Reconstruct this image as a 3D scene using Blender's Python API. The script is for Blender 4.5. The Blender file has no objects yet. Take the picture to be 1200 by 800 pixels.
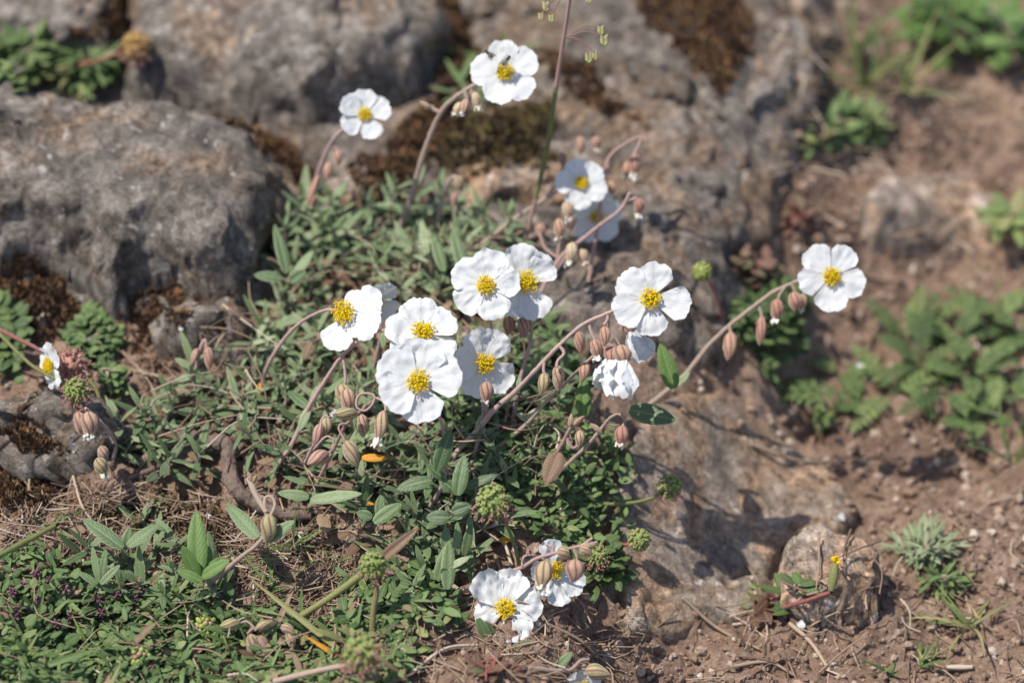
import bpy, math
import numpy as np
from mathutils import Vector

sc = bpy.context.scene
COL = sc.collection
RNG = np.random.default_rng(11)
rad = math.radians

# ------------------------------------------------------------------ camera
PITCH = rad(40.0)
CAM = np.array((0.0, -1.2 * math.cos(PITCH), 1.2 * math.sin(PITCH)))
FWD = np.array((0.0, math.cos(PITCH), -math.sin(PITCH)))
RGT = np.array((1.0, 0.0, 0.0))
UPV = np.array((0.0, math.sin(PITCH), math.cos(PITCH)))
K = 0.36 / 1200.0                     # sensor 36 mm on a 100 mm lens, per photo pixel
FOCUS = 1.078

def ray(px, py):
    return FWD + RGT * ((px - 600) * K) + UPV * ((400 - py) * K)

def P(px, py, d):                     # a pixel of the photo at axial distance d -> world point
    return CAM + d * ray(px, py)

def cam_dir(nx, ny):                  # a direction given by its lean to the right and up as the photo shows it
    nz = math.sqrt(max(0.02, 1 - nx * nx - ny * ny))
    v = RGT * nx + UPV * ny - FWD * nz
    return v / np.linalg.norm(v)

def nrm(v):
    v = np.asarray(v, float)
    return v / (np.linalg.norm(v) + 1e-12)

def sstep(a, b, x):
    t = np.clip((x - a) / (b - a), 0, 1)
    return t * t * (3 - 2 * t)

# ------------------------------------------------------------------ noise
def _hash(ix, iy, iz, seed):
    h = (ix.astype(np.int64) * 374761393 + iy.astype(np.int64) * 668265263 + iz.astype(np.int64) * 2147483647 + seed * 974634541) & 0xFFFFFFFF
    h = ((h ^ (h >> 13)) * 1274126177) & 0xFFFFFFFF
    h = ((h ^ (h >> 16)) * 2246822519) & 0xFFFFFFFF
    return ((h ^ (h >> 15)) & 0xFFFFFF) / float(0xFFFFFF)

def vnoise(x, y, z=None, seed=0):
    x = np.asarray(x, float); y = np.asarray(y, float)
    z = np.zeros_like(x) if z is None else np.asarray(z, float)
    ix, iy, iz = np.floor(x), np.floor(y), np.floor(z)
    fx, fy, fz = x - ix, y - iy, z - iz
    fx = fx * fx * fx * (fx * (fx * 6 - 15) + 10); fy = fy * fy * fy * (fy * (fy * 6 - 15) + 10); fz = fz * fz * fz * (fz * (fz * 6 - 15) + 10)
    def H(a, b, c): return _hash(ix + a, iy + b, iz + c, seed)
    r0 = (H(0,0,0) * (1-fx) + H(1,0,0) * fx) * (1-fy) + (H(0,1,0) * (1-fx) + H(1,1,0) * fx) * fy
    if not np.any(fz): return r0 * 2 - 1
    r1 = (H(0,0,1) * (1-fx) + H(1,0,1) * fx) * (1-fy) + (H(0,1,1) * (1-fx) + H(1,1,1) * fx) * fy
    return (r0 * (1-fz) + r1 * fz) * 2 - 1

def fbm(x, y, z=None, oct=4, gain=0.5, seed=0):
    s = 0.0; a = 1.0; f = 1.0
    for o in range(oct):
        s = s + a * vnoise(x * f + 17.3 * o, y * f - 9.1 * o, None if z is None else z * f + 3.7 * o, seed + o)
        a *= gain; f *= 2.03
    return s

# ------------------------------------------------------------------ mesh builder
class MB:
    def __init__(s): s.v = []; s.f = []; s.a = []; s.m = []; s.n = 0
    def add(s, V, F, A=None, mi=0):
        V = np.asarray(V, float)
        if A is None: A = np.zeros_like(V)
        s.v.append(V); s.a.append(np.asarray(A, float))
        F = np.asarray(F, dtype=np.int64)
        s.f.append(F + s.n); s.m.append(np.full(len(F), mi)); s.n += len(V)
        return s
    def build(s, name, mats, parent=None, smooth=True):
        V = np.concatenate(s.v); A = np.concatenate(s.a)
        off = np.array(parent['_o']) if parent is not None else np.zeros(3)
        me = bpy.data.meshes.new(name)
        nv = len(V)
        lens = np.concatenate([np.full(len(F), F.shape[1]) for F in s.f])
        loops = np.concatenate([F.ravel() for F in s.f])
        me.vertices.add(nv); me.vertices.foreach_set('co', (V - off).astype(np.float32).ravel())
        me.loops.add(len(loops)); me.loops.foreach_set('vertex_index', loops.astype(np.int32))
        starts = np.concatenate(([0], np.cumsum(lens)[:-1]))
        me.polygons.add(len(lens)); me.polygons.foreach_set('loop_start', starts.astype(np.int32))
        me.polygons.foreach_set('material_index', np.concatenate(s.m).astype(np.int32))
        me.polygons.foreach_set('use_smooth', np.full(len(lens), bool(smooth)))
        at = me.attributes.new('pv', 'FLOAT_VECTOR', 'POINT')
        at.data.foreach_set('vector', A.astype(np.float32).ravel())
        me.update(calc_edges=True); me.validate()
        for m in (mats if isinstance(mats, (list, tuple)) else [mats]): me.materials.append(m)
        o = bpy.data.objects.new(name, me); COL.objects.link(o)
        if parent is not None:
            o.parent = parent
        o['_o'] = [float(q) for q in off]
        return o

ALL = []
def tag(o, label, cat, group=None):
    o['label'] = label; o['category'] = cat
    if group: o['group'] = group
    return o
def thing(name, loc, label, cat, group=None):
    o = bpy.data.objects.new(name, None); COL.objects.link(o)
    o.empty_display_size = 0.005
    o.location = [float(q) for q in loc]; o['_o'] = [float(q) for q in loc]
    return tag(o, label, cat, group)
def kind(o, k): o['kind'] = k; return o

class At(dict): pass
def solo(mb, name, mats, loc, label, cat, group=None, smooth=True):   # a thing that is one mesh, its origin at its base
    h = {'_o': [float(q) for q in loc]}
    off = np.array(h['_o'])
    mb.v = [V - off for V in mb.v]
    o = mb.build(name, mats, None, smooth)
    o.location = h['_o']; o['_o'] = h['_o']
    return tag(o, label, cat, group)

def frame(d, up):
    y = nrm(d); x = np.cross(y, up)
    if np.linalg.norm(x) < 1e-4: x = np.cross(y, (1, 0.3, 0.1))
    x = nrm(x); z = np.cross(x, y)
    return np.stack([x, y, z], 1)     # columns: side, along, normal

def grid_faces(nu, nv, wrap=False):
    i = np.arange(nu - 1)[:, None]; j = np.arange(nv if wrap else nv - 1)[None, :]
    j2 = (j + 1) % nv if wrap else j + 1
    return np.stack([i*nv + j, i*nv + j2, (i+1)*nv + j2, (i+1)*nv + j], -1).reshape(-1, 4)

def spline(pts, n=6):
    p = np.asarray(pts, float)
    if len(p) < 3:
        t = np.linspace(0, 1, n + 1)[:, None]; return p[0] * (1-t) + p[1] * t
    q = np.concatenate([[2*p[0] - p[1]], p, [2*p[-1] - p[-2]]]); out = []
    for i in range(1, len(q) - 2):
        t = np.linspace(0, 1, n, endpoint=False)[:, None]
        a, b, c, d = q[i-1], q[i], q[i+1], q[i+2]
        out.append(0.5 * (2*b + (c-a)*t + (2*a - 5*b + 4*c - d)*t*t + (3*b - a - 3*c + d)*t**3))
    out.append(p[-1:]); return np.concatenate(out)

def tube(mb, pts, r, seg=8, sub=6, mi=0, rnd=0.0, rough=0.0, seed=0, raw=False):
    c = np.asarray(pts, float) if raw else spline(pts, sub)
    n = len(c); r = np.atleast_1d(np.asarray(r, float))
    rr = np.interp(np.linspace(0, 1, n), np.linspace(0, 1, len(r)), r) if len(r) > 1 else np.full(n, r[0])
    T = np.gradient(c, axis=0); T /= (np.linalg.norm(T, axis=1, keepdims=True) + 1e-12)
    N = np.cross(T[0], (0.3, 0.2, 0.9)); N = nrm(N); V = []
    ang = np.arange(seg) / seg * 2 * np.pi
    for i in range(n):
        N = nrm(N - T[i] * np.dot(N, T[i])); B = np.cross(T[i], N)
        ri = rr[i]
        if rough:
            k = 1 + rough * vnoise(ang*0 + c[i,0]*900 + np.cos(ang)*1.3, ang*0 + c[i,1]*900 + np.sin(ang)*1.3, ang*0 + c[i,2]*900, seed)
        else: k = 1.0
        V.append(c[i] + ((np.cos(ang)*k)[:, None] * N + (np.sin(ang)*k)[:, None] * B) * ri)
    V = np.concatenate(V)
    u = np.tile(np.arange(seg) / seg, n); t = np.repeat(np.linspace(0, 1, n), seg)
    A = np.stack([u, t, np.full(n*seg, rnd)], 1)
    mb.add(V, grid_faces(n, seg, True), A, mi)
    for e, o in ((0, 1), (n-1, -1)):
        idx = np.arange(seg) + e*seg
        mb.add(np.concatenate([V[e*seg:(e+1)*seg], (c[e] - o*T[e]*rr[e]*0.5)[None]]),
               np.stack([np.arange(seg), (np.arange(seg)+1) % seg, np.full(seg, seg)], 1), np.tile(A[e*seg], (seg+1, 1)), mi)
    return c

_u = np.linspace(0, 1, 9)
def leaf(mb, base, d, up, L, W, bend=0.3, fold=0.25, rnd=0.5, mi=0, nu=9, nv=7, shape=0.8, twist=0.0, wav=0.0):
    t = np.linspace(0, 1, nu); s = np.linspace(-1, 1, nv)
    w = W/2 * np.clip(np.sin(np.pi * np.clip(0.03 + 0.97*t, 0, 1)**shape), 0, 1)**0.58
    w[-1] = W*0.04
    a = bend * t; ds = L/(nu-1)
    yc = np.concatenate([[0], np.cumsum(np.cos(a[:-1])*ds)]); zc = np.concatenate([[0], np.cumsum(-np.sin(a[:-1])*ds)])
    S, TT = np.meshgrid(s, t)
    X = S * w[:, None]
    Z0 = fold*np.abs(S)*w[:, None] - 0.55*np.abs(S)**4*w[:, None]*0.6 + 0.05*W*np.cos(TT*40)*np.abs(S)*(1-np.abs(S))
    if wav: Z0 = Z0 + wav*W*np.sin(TT*9 + rnd*20)*S
    tw = twist*TT
    X, Z0 = X*np.cos(tw) - Z0*np.sin(tw), X*np.sin(tw) + Z0*np.cos(tw)
    Y = yc[:, None] + np.sin(a)[:, None]*Z0; Z = zc[:, None] + np.cos(a)[:, None]*Z0
    V = np.stack([X, Y, Z], -1).reshape(-1, 3) @ frame(d, up).T + base
    A = np.stack([S*0.5 + 0.5, TT, np.full_like(S, rnd)], -1).reshape(-1, 3)
    mb.add(V, grid_faces(nu, nv), A, mi)

def blade(mb, base, d, up, L, W, bend=0.8, rnd=0.5, mi=0, nu=10, tw=0.0):
    t = np.linspace(0, 1, nu); a = bend*t**1.3; ds = L/(nu-1)
    yc = np.concatenate([[0], np.cumsum(np.cos(a[:-1])*ds)]); zc = np.concatenate([[0], np.cumsum(-np.sin(a[:-1])*ds)])
    w = W/2*(1 - t**2.2)*(0.75 + 0.25*np.sin(np.pi*t)); w[-1] = W*0.02
    s = np.array([-1, 0, 1.0]); S, TT = np.meshgrid(s, t)
    X = S*w[:, None]; Z0 = 0.45*np.abs(S)*w[:, None]; q = tw*TT
    X, Z0 = X*np.cos(q) - Z0*np.sin(q), X*np.sin(q) + Z0*np.cos(q)
    Y = yc[:, None] + np.sin(a)[:, None]*Z0; Z = zc[:, None] + np.cos(a)[:, None]*Z0
    V = np.stack([X, Y, Z], -1).reshape(-1, 3) @ frame(d, up).T + base
    mb.add(V, grid_faces(nu, 3), np.stack([S*0.5+0.5, TT, np.full_like(S, rnd)], -1).reshape(-1, 3), mi)

def lathe(mb, base, d, prof, seg=12, rnd=0.5, ribs=0, ribamp=0.0, mi=0, twist=0.0, seed=0, lump=0.0):
    prof = np.asarray(prof, float); n = len(prof)
    M = frame(d, (0.21, 0.35, 0.9)); ang = np.arange(seg)/seg*2*np.pi
    V = []
    for i, (h, r) in enumerate(prof):
        an = ang + twist*i/n
        k = 1 + ribamp*np.cos(ribs*ang) if ribs else 1.0
        if lump: k = k*(1 + lump*vnoise(np.cos(ang)*1.5 + seed, np.sin(ang)*1.5, ang*0 + i*0.5))
        V.append(np.stack([np.cos(an)*r*k, np.full(seg, h), np.sin(an)*r*k], 1))
    V = np.concatenate(V) @ M.T + base
    A = np.stack([np.tile(ang/(2*np.pi), n), np.repeat(np.linspace(0, 1, n), seg), np.full(n*seg, rnd)], 1)
    mb.add(V, grid_faces(n, seg, True)[:, ::-1], A, mi)

# icosphere templates
def ico(sub):
    import bmesh
    b = bmesh.new(); bmesh.ops.create_icosphere(b, subdivisions=sub, radius=1)
    V = np.array([v.co[:] for v in b.verts]); F = np.array([[v.index for v in f.verts] for f in b.faces]); b.free()
    return V, F
ICO = {i: ico(i) for i in (1, 2, 3)}
def blob(mb, c, r, M=None, sub=1, rnd=0.5, mi=0, lump=0.0, seed=0, A=None):
    V, F = ICO[sub]
    k = 1.0
    if lump: k = (1 + lump*fbm(V[:,0]*1.3 + seed*7.1, V[:,1]*1.3 + seed*3.3, V[:,2]*1.3, 3, 0.55, 5))[:, None]
    W = V*k*np.asarray(r)
    if M is not None: W = W @ M.T
    mb.add(W + c, F, np.stack([V[:,0]*0.5+0.5, V[:,1]*0.5+0.5, np.full(len(V), rnd)], 1) if A is None else A, mi)
def rotm(rng):
    q = nrm(rng.normal(size=4)); w, x, y, z = q
    return np.array([[1-2*(y*y+z*z), 2*(x*y-z*w), 2*(x*z+y*w)], [2*(x*y+z*w), 1-2*(x*x+z*z), 2*(y*z-x*w)], [2*(x*z-y*w), 2*(y*z+x*w), 1-2*(x*x+y*y)]])

# ------------------------------------------------------------------ materials
def new_mat(name):
    m = bpy.data.materials.new(name); m.use_nodes = True
    nt = m.node_tree; nt.nodes.clear()
    return m, nt, nt.nodes, nt.links
def ramp(nd, stops, mode='LINEAR'):
    r = nd.new('ShaderNodeValToRGB'); r.color_ramp.interpolation = mode
    e = r.color_ramp.elements
    while len(e) < len(stops): e.new(0.5)
    for k, (p, c) in enumerate(stops):
        e[k].position = p; e[k].color = (*c, 1) if len(c) == 3 else c
    return r
def noise(nd, lk, vec, scale, detail=6, rough=0.6, dist=0.0, lo=0.0, hi=None):
    n = nd.new('ShaderNodeTexNoise'); n.inputs['Scale'].default_value = scale; n.inputs['Detail'].default_value = detail
    n.inputs['Roughness'].default_value = rough; n.inputs['Distortion'].default_value = dist
    lk.new(vec, n.inputs['Vector'])
    if hi is None: return n
    r = nd.new('ShaderNodeMapRange'); r.inputs['From Min'].default_value = lo; r.inputs['From Max'].default_value = hi; lk.new(n.outputs[0], r.inputs['Value']); return r
def mix(nd, lk, fac, a, b, mode='MIX'):
    m = nd.new('ShaderNodeMix'); m.data_type = 'RGBA'; m.blend_type = mode
    for s, v in ((m.inputs[0], fac), (m.inputs[6], a), (m.inputs[7], b)):
        if hasattr(v, 'is_linked'): lk.new(v, s)
        elif isinstance(v, (int, float)): s.default_value = v
        else: s.default_value = (*v, 1)
    return m.outputs[2]
def math_(nd, lk, op, a, b=0.0, clamp=False):
    m = nd.new('ShaderNodeMath'); m.operation = op; m.use_clamp = clamp
    for s, v in zip(m.inputs, (a, b)):
        if hasattr(v, 'is_linked'): lk.new(v, s)
        else: s.default_value = v
    return m.outputs[0]
def bump(nd, lk, h, strength, dist, normal=None):
    b = nd.new('ShaderNodeBump'); b.inputs['Strength'].default_value = strength; b.inputs['Distance'].default_value = dist
    lk.new(h, b.inputs['Height'])
    if normal is not None: lk.new(normal, b.inputs['Normal'])
    return b.outputs[0]
def world_pos(nd): return nd.new('ShaderNodeNewGeometry').outputs['Position']
def finish(m, nt, nd, lk, col, rough=0.8, normal=None, trans=0.0, tcol=None, sheen=0.0, spec=0.3, sss=0.0):
    p = nd.new('ShaderNodeBsdfPrincipled'); out = nd.new('ShaderNodeOutputMaterial')
    if hasattr(col, 'is_linked'): lk.new(col, p.inputs['Base Color'])
    else: p.inputs['Base Color'].default_value = (*col, 1)
    if hasattr(rough, 'is_linked'): lk.new(rough, p.inputs['Roughness'])
    else: p.inputs['Roughness'].default_value = rough
    p.inputs['Specular IOR Level'].default_value = spec
    if sheen:
        p.inputs['Sheen Weight'].default_value = sheen; p.inputs['Sheen Roughness'].default_value = 0.4
    if normal is not None: lk.new(normal, p.inputs['Normal'])
    s = p.outputs[0]
    if trans:
        t = nd.new('ShaderNodeBsdfTranslucent')
        tc = tcol if tcol is not None else col
        if hasattr(tc, 'is_linked'): lk.new(tc, t.inputs['Color'])
        else: t.inputs['Color'].default_value = (*tc, 1)
        if normal is not None: lk.new(normal, t.inputs['Normal'])
        x = nd.new('ShaderNodeMixShader'); x.inputs[0].default_value = trans
        lk.new(s, x.inputs[1]); lk.new(t.outputs[0], x.inputs[2]); s = x.outputs[0]
    lk.new(s, out.inputs['Surface'])
    return m
def pv(nd, lk):
    a = nd.new('ShaderNodeAttribute'); a.attribute_name = 'pv'
    s = nd.new('ShaderNodeSeparateXYZ'); lk.new(a.outputs['Vector'], s.inputs[0])
    return s.outputs

def leaf_mat(name, stops, rib=(0.22, 0.27, 0.14), edge=None, rough=0.5, sheen=0.25, trans=0.16, spec=0.4, age=None):
    m, nt, nd, lk = new_mat(name); u, v, r = pv(nd, lk)
    pos = world_pos(nd)
    rr = ramp(nd, stops); lk.new(r, rr.inputs[0]); col = rr.outputs[0]
    n = noise(nd, lk, pos, 420, 4, 0.6)
    col = mix(nd, lk, 0.45, col, mix(nd, lk, n.outputs[0], (0.35, 0.35, 0.3), (1.5, 1.5, 1.4)), 'MULTIPLY')
    n2 = noise(nd, lk, pos, 2600, 2, 0.5)
    col = mix(nd, lk, 0.4, col, mix(nd, lk, n2.outputs[0], (0.45, 0.48, 0.45), (1.55, 1.5, 1.5)), 'MULTIPLY')
    d = math_(nd, lk, 'ABSOLUTE', math_(nd, lk, 'SUBTRACT', u, 0.5))
    mid = math_(nd, lk, 'LESS_THAN', d, 0.045)
    col = mix(nd, lk, math_(nd, lk, 'MULTIPLY', mid, 0.55), col, rib)
    if edge is not None:
        e = ramp(nd, [(0.40, (0, 0, 0)), (0.5, (1, 1, 1))]); lk.new(d, e.inputs[0])
        col = mix(nd, lk, math_(nd, lk, 'MULTIPLY', e.outputs[0], 0.6), col, edge)
    if age is not None:
        e = ramp(nd, [(0.62, (0, 0, 0)), (0.75, (1, 1, 1))])
        na = noise(nd, lk, pos, 130, 3, 0.6); lk.new(na.outputs[0], e.inputs[0])
        col = mix(nd, lk, math_(nd, lk, 'MULTIPLY', e.outputs[0], 0.6), col, age)
    # veins as relief
    vein = math_(nd, lk, 'SINE', math_(nd, lk, 'ADD', math_(nd, lk, 'MULTIPLY', v, 60), math_(nd, lk, 'MULTIPLY', d, -30)))
    h = math_(nd, lk, 'ADD', math_(nd, lk, 'MULTIPLY', vein, 0.15), n2.outputs[0])
    nn = bump(nd, lk, h, 0.5, 0.0004)
    return finish(m, nt, nd, lk, col, rough, nn, trans, mix(nd, lk, 0.5, col, (0.25, 0.4, 0.05)), sheen, spec)

def var_mat(name, stops, rough=0.8, scale=900, amt=0.5, bstr=0.5, bdist=0.0004, sheen=0.0, trans=0.0, spec=0.25, along=None, stripes=None):
    m, nt, nd, lk = new_mat(name); u, v, r = pv(nd, lk); pos = world_pos(nd)
    rr = ramp(nd, stops); lk.new(r, rr.inputs[0]); col = rr.outputs[0]
    if along is not None:
        ra = ramp(nd, along[0]); lk.new(v, ra.inputs[0]); col = mix(nd, lk, along[1], col, ra.outputs[0])
    if stripes is not None:
        s = math_(nd, lk, 'SINE', math_(nd, lk, 'MULTIPLY', u, stripes[0]*2*math.pi))
        st = ramp(nd, [(0.55, (0, 0, 0)), (0.95, (1, 1, 1))]); lk.new(math_(nd, lk, 'ADD', math_(nd, lk, 'MULTIPLY', s, 0.5), 0.5), st.inputs[0])
        col = mix(nd, lk, math_(nd, lk, 'MULTIPLY', st.outputs[0], stripes[2]), col, stripes[1])
    n = noise(nd, lk, pos, scale, 4, 0.6)
    col = mix(nd, lk, amt, col, mix(nd, lk, n.outputs[0], (0.25, 0.25, 0.25), (1.7, 1.7, 1.7)), 'MULTIPLY')
    nn = bump(nd, lk, n.outputs[0], bstr, bdist)
    return finish(m, nt, nd, lk, col, rough, nn, trans, None, sheen, spec)

def soil_mat(name):
    m, nt, nd, lk = new_mat(name); pos = world_pos(nd)
    a = noise(nd, lk, pos, 13, 5, 0.6, 0.6, 0.34, 0.66); b = noise(nd, lk, pos, 85, 7, 0.68, 0, 0.33, 0.67); c = noise(nd, lk, pos, 520, 5, 0.72, 0, 0.32, 0.68); g = noise(nd, lk, pos, 1900, 3, 0.7, 0, 0.33, 0.67)
    r1 = ramp(nd, [(0.0, (0.19, 0.122, 0.086)), (0.5, (0.325, 0.220, 0.163)), (1.0, (0.45, 0.335, 0.262))]); lk.new(a.outputs[0], r1.inputs[0])
    r2 = ramp(nd, [(0.0, (0.14, 0.087, 0.060)), (0.5, (0.305, 0.207, 0.153)), (1.0, (0.48, 0.365, 0.288))]); lk.new(b.outputs[0], r2.inputs[0])
    col = mix(nd, lk, 0.5, r1.outputs[0], r2.outputs[0])
    col = mix(nd, lk, 0.75, col, mix(nd, lk, c.outputs[0], (0.5, 0.47, 0.45), (1.42, 1.42, 1.42)), 'MULTIPLY')
    col = mix(nd, lk, 0.5, col, mix(nd, lk, g.outputs[0], (0.55, 0.53, 0.52), (1.4, 1.4, 1.4)), 'MULTIPLY')
    h = math_(nd, lk, 'ADD', math_(nd, lk, 'MULTIPLY', b.outputs[0], 0.5), math_(nd, lk, 'MULTIPLY', c.outputs[0], 0.30))
    h = math_(nd, lk, 'ADD', h, math_(nd, lk, 'MULTIPLY', g.outputs[0], 0.10))
    nn = bump(nd, lk, h, 1.0, 0.0022)
    return finish(m, nt, nd, lk, col, 0.95, nn, spec=0.1)

def rock_mat(name, tone=(1, 1, 1), warm=0.5, lichen=0.5, dark=0.5, off=0.0):
    m, nt, nd, lk = new_mat(name)
    p0 = world_pos(nd); vm = nd.new('ShaderNodeVectorMath'); vm.operation = 'ADD'; vm.inputs[1].default_value = (off, off*0.7, -off); lk.new(p0, vm.inputs[0]); pos = vm.outputs[0]
    a = noise(nd, lk, pos, 24, 6, 0.65, 0.8, 0.36, 0.64); b = noise(nd, lk, pos, 70, 7, 0.7, 0.5, 0.34, 0.66); c = noise(nd, lk, pos, 210, 7, 0.78, 0.4, 0.34, 0.66); g = noise(nd, lk, pos, 1100, 4, 0.72, 0, 0.32, 0.68)
    grey = ramp(nd, [(0.0, (0.125, 0.113, 0.103)), (0.45, (0.25, 0.227, 0.207)), (1.0, (0.44, 0.405, 0.372))]); lk.new(b.outputs[0], grey.inputs[0])
    brown = ramp(nd, [(0.0, (0.20, 0.135, 0.090)), (1.0, (0.48, 0.355, 0.25))]); lk.new(c.outputs[0], brown.inputs[0])
    fa = ramp(nd, [(0.85 - 0.85*warm, (0, 0, 0)), (1.25 - 0.8*warm if 1.25 - 0.8*warm < 1 else 1.0, (1, 1, 1))]); lk.new(a.outputs[0], fa.inputs[0])
    col = mix(nd, lk, math_(nd, lk, 'MULTIPLY', fa.outputs[0], 0.8), grey.outputs[0], brown.outputs[0])
    col = mix(nd, lk, 0.75, col, mix(nd, lk, c.outputs[0], (0.20, 0.19, 0.18), (1.72, 1.70, 1.68)), 'MULTIPLY')
    col = mix(nd, lk, 0.6, col, mix(nd, lk, g.outputs[0], (0.5, 0.5, 0.5), (1.45, 1.45, 1.45)), 'MULTIPLY')
    d1 = noise(nd, lk, pos, 45, 6, 0.72, 1.2, 0.3, 0.7)
    fd = ramp(nd, [(0.78 - 0.3*dark, (0, 0, 0)), (0.92 - 0.25*dark, (1, 1, 1))]); lk.new(d1.outputs[0], fd.inputs[0])
    col = mix(nd, lk, math_(nd, lk, 'MULTIPLY', fd.outputs[0], 0.30 + 0.40*dark), col, (0.105, 0.098, 0.093))
    w1 = noise(nd, lk, pos, 140, 5, 0.75, 0.9, 0.3, 0.7); w2 = noise(nd, lk, pos, 18, 3, 0.6, 0, 0.3, 0.7)
    wf = math_(nd, lk, 'ADD', math_(nd, lk, 'MULTIPLY', w1.outputs[0], 0.62), math_(nd, lk, 'MULTIPLY', w2.outputs[0], 0.42))
    fw = ramp(nd, [(0.80 - 0.18*lichen, (0, 0, 0)), (0.88 - 0.18*lichen, (1, 1, 1))]); lk.new(wf, fw.inputs[0])
    col = mix(nd, lk, math_(nd, lk, 'MULTIPLY', fw.outputs[0], 0.7), col, (0.60, 0.575, 0.55))
    sp = noise(nd, lk, pos, 170, 4, 0.65, 0.3, 0.3, 0.7); fs = ramp(nd, [(0.84, (0, 0, 0)), (0.89, (1, 1, 1))]); lk.new(sp.outputs[0], fs.inputs[0])
    col = mix(nd, lk, math_(nd, lk, 'MULTIPLY', fs.outputs[0], 0.75), col, (0.66, 0.64, 0.62))
    col = mix(nd, lk, 1.0, col, tone, 'MULTIPLY')
    h = math_(nd, lk, 'ADD', math_(nd, lk, 'MULTIPLY', b.outputs[0], 0.6), math_(nd, lk, 'MULTIPLY', c.outputs[0], 0.40))
    h = math_(nd, lk, 'ADD', h, math_(nd, lk, 'MULTIPLY', g.outputs[0], 0.12))
    nn = bump(nd, lk, h, 1.0, 0.0021)
    return finish(m, nt, nd, lk, col, 0.9, nn, spec=0.2)

def petal_mat(name):
    m, nt, nd, lk = new_mat(name); u, v, r = pv(nd, lk); pos = world_pos(nd)
    n = noise(nd, lk, pos, 350, 3, 0.5)
    cmb = nd.new('ShaderNodeCombineXYZ'); lk.new(math_(nd, lk, 'MULTIPLY', u, 16), cmb.inputs[0]); lk.new(math_(nd, lk, 'MULTIPLY', v, 1.6), cmb.inputs[1]); lk.new(math_(nd, lk, 'MULTIPLY', r, 37), cmb.inputs[2])
    st = noise(nd, lk, cmb.outputs[0], 1.5, 4, 0.65)
    cb = ramp(nd, [(0.0, (0.80, 0.74, 0.30)), (0.10, (0.84, 0.83, 0.72)), (0.22, (0.75, 0.765, 0.78))]); lk.new(v, cb.inputs[0])
    col = mix(nd, lk, math_(nd, lk, 'MULTIPLY', n.outputs[0], 0.05), cb.outputs[0], (0.62, 0.64, 0.66))
    ed = ramp(nd, [(0.965, (0, 0, 0)), (1.0, (1, 1, 1))]); lk.new(v, ed.inputs[0])
    col = mix(nd, lk, math_(nd, lk, 'MULTIPLY', ed.outputs[0], 0.18), col, (0.7, 0.62, 0.45))
    h = math_(nd, lk, 'ADD', st.outputs[0], math_(nd, lk, 'MULTIPLY', n.outputs[0], 0.35))
    nn = bump(nd, lk, h, 0.40, 0.0009)
    return finish(m, nt, nd, lk, col, 0.6, nn, 0.28, (0.76, 0.78, 0.78), 0.1, 0.2)

M_SOIL = soil_mat('soil')
M_PETAL = petal_mat('white_petal')
M_STAMEN = var_mat('yellow_stamen', [(0, (0.95, 0.68, 0.010)), (0.5, (0.97, 0.80, 0.02)), (1, (0.97, 0.88, 0.07))], 0.6, 1500, 0.06, 0.2, trans=0.6)
M_PISTIL = var_mat('pale_green_pistil', [(0, (0.55, 0.58, 0.12)), (1, (0.65, 0.62, 0.15))], 0.5, 1500, 0.2)
M_STEM = var_mat('pink_brown_stem', [(0, (0.40, 0.255, 0.235)), (0.5, (0.42, 0.29, 0.255)), (1, (0.33, 0.19, 0.17))], 0.75, 1300, 0.5, 0.5, sheen=0.6)
M_STEMRED = var_mat('red_stem', [(0, (0.30, 0.085, 0.075)), (1, (0.22, 0.09, 0.07))], 0.6, 1200, 0.4, sheen=0.3)
M_STEMTAN = var_mat('tan_stem', [(0, (0.33, 0.25, 0.195)), (0.5, (0.38, 0.28, 0.225)), (1, (0.30, 0.22, 0.175))], 0.75, 1300, 0.5, 0.5, sheen=0.5)
M_STEMGRN = var_mat('green_stalk', [(0, (0.13, 0.15, 0.05)), (0.5, (0.20, 0.20, 0.075)), (1, (0.22, 0.17, 0.085))], 0.6, 900, 0.45, sheen=0.2)
M_BUD = var_mat('striped_bud', [(0, (0.50, 0.31, 0.235)), (0.35, (0.54, 0.38, 0.26)), (0.7, (0.50, 0.42, 0.235)), (1, (0.40, 0.39, 0.18))], 0.65, 1500, 0.5, 0.6, sheen=0.5, trans=0.22, stripes=(7, (0.20, 0.075, 0.075), 0.85))
M_BUDPALE = var_mat('cream_bud', [(0, (0.62, 0.50, 0.34)), (1, (0.58, 0.42, 0.29))], 0.65, 1500, 0.5, 0.6, sheen=0.4, trans=0.2, stripes=(7, (0.36, 0.20, 0.15), 0.5))
M_BUDRED = var_mat('reddish_bud', [(0, (0.50, 0.29, 0.22)), (0.5, (0.56, 0.37, 0.25)), (1, (0.50, 0.26, 0.20))], 0.65, 1500, 0.5, 0.6, sheen=0.5, trans=0.22, stripes=(7, (0.22, 0.085, 0.075), 0.8))
M_CREAM = var_mat('withered_petal', [(0, (0.72, 0.66, 0.52)), (1, (0.80, 0.78, 0.74))], 0.7, 900, 0.3, trans=0.2)
M_LEAF = leaf_mat('rock_rose_leaf', [(0, (0.070, 0.125, 0.045)), (0.4, (0.135, 0.205, 0.084)), (0.75, (0.215, 0.285, 0.140)), (1, (0.33, 0.385, 0.235))], edge=(0.42, 0.44, 0.29), rough=0.42, spec=0.5, sheen=0.3, age=(0.18, 0.17, 0.08))
M_LEAFDK = leaf_mat('glossy_dark_leaf', [(0, (0.045, 0.085, 0.030)), (1, (0.085, 0.145, 0.052))], edge=(0.19, 0.25, 0.12), rough=0.35, sheen=0.15, spec=0.6)
M_LEAFBR = leaf_mat('bright_leaf', [(0, (0.090, 0.165, 0.038)), (1, (0.15, 0.24, 0.07))], rib=(0.2, 0.3, 0.1), sheen=0.2)
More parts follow.
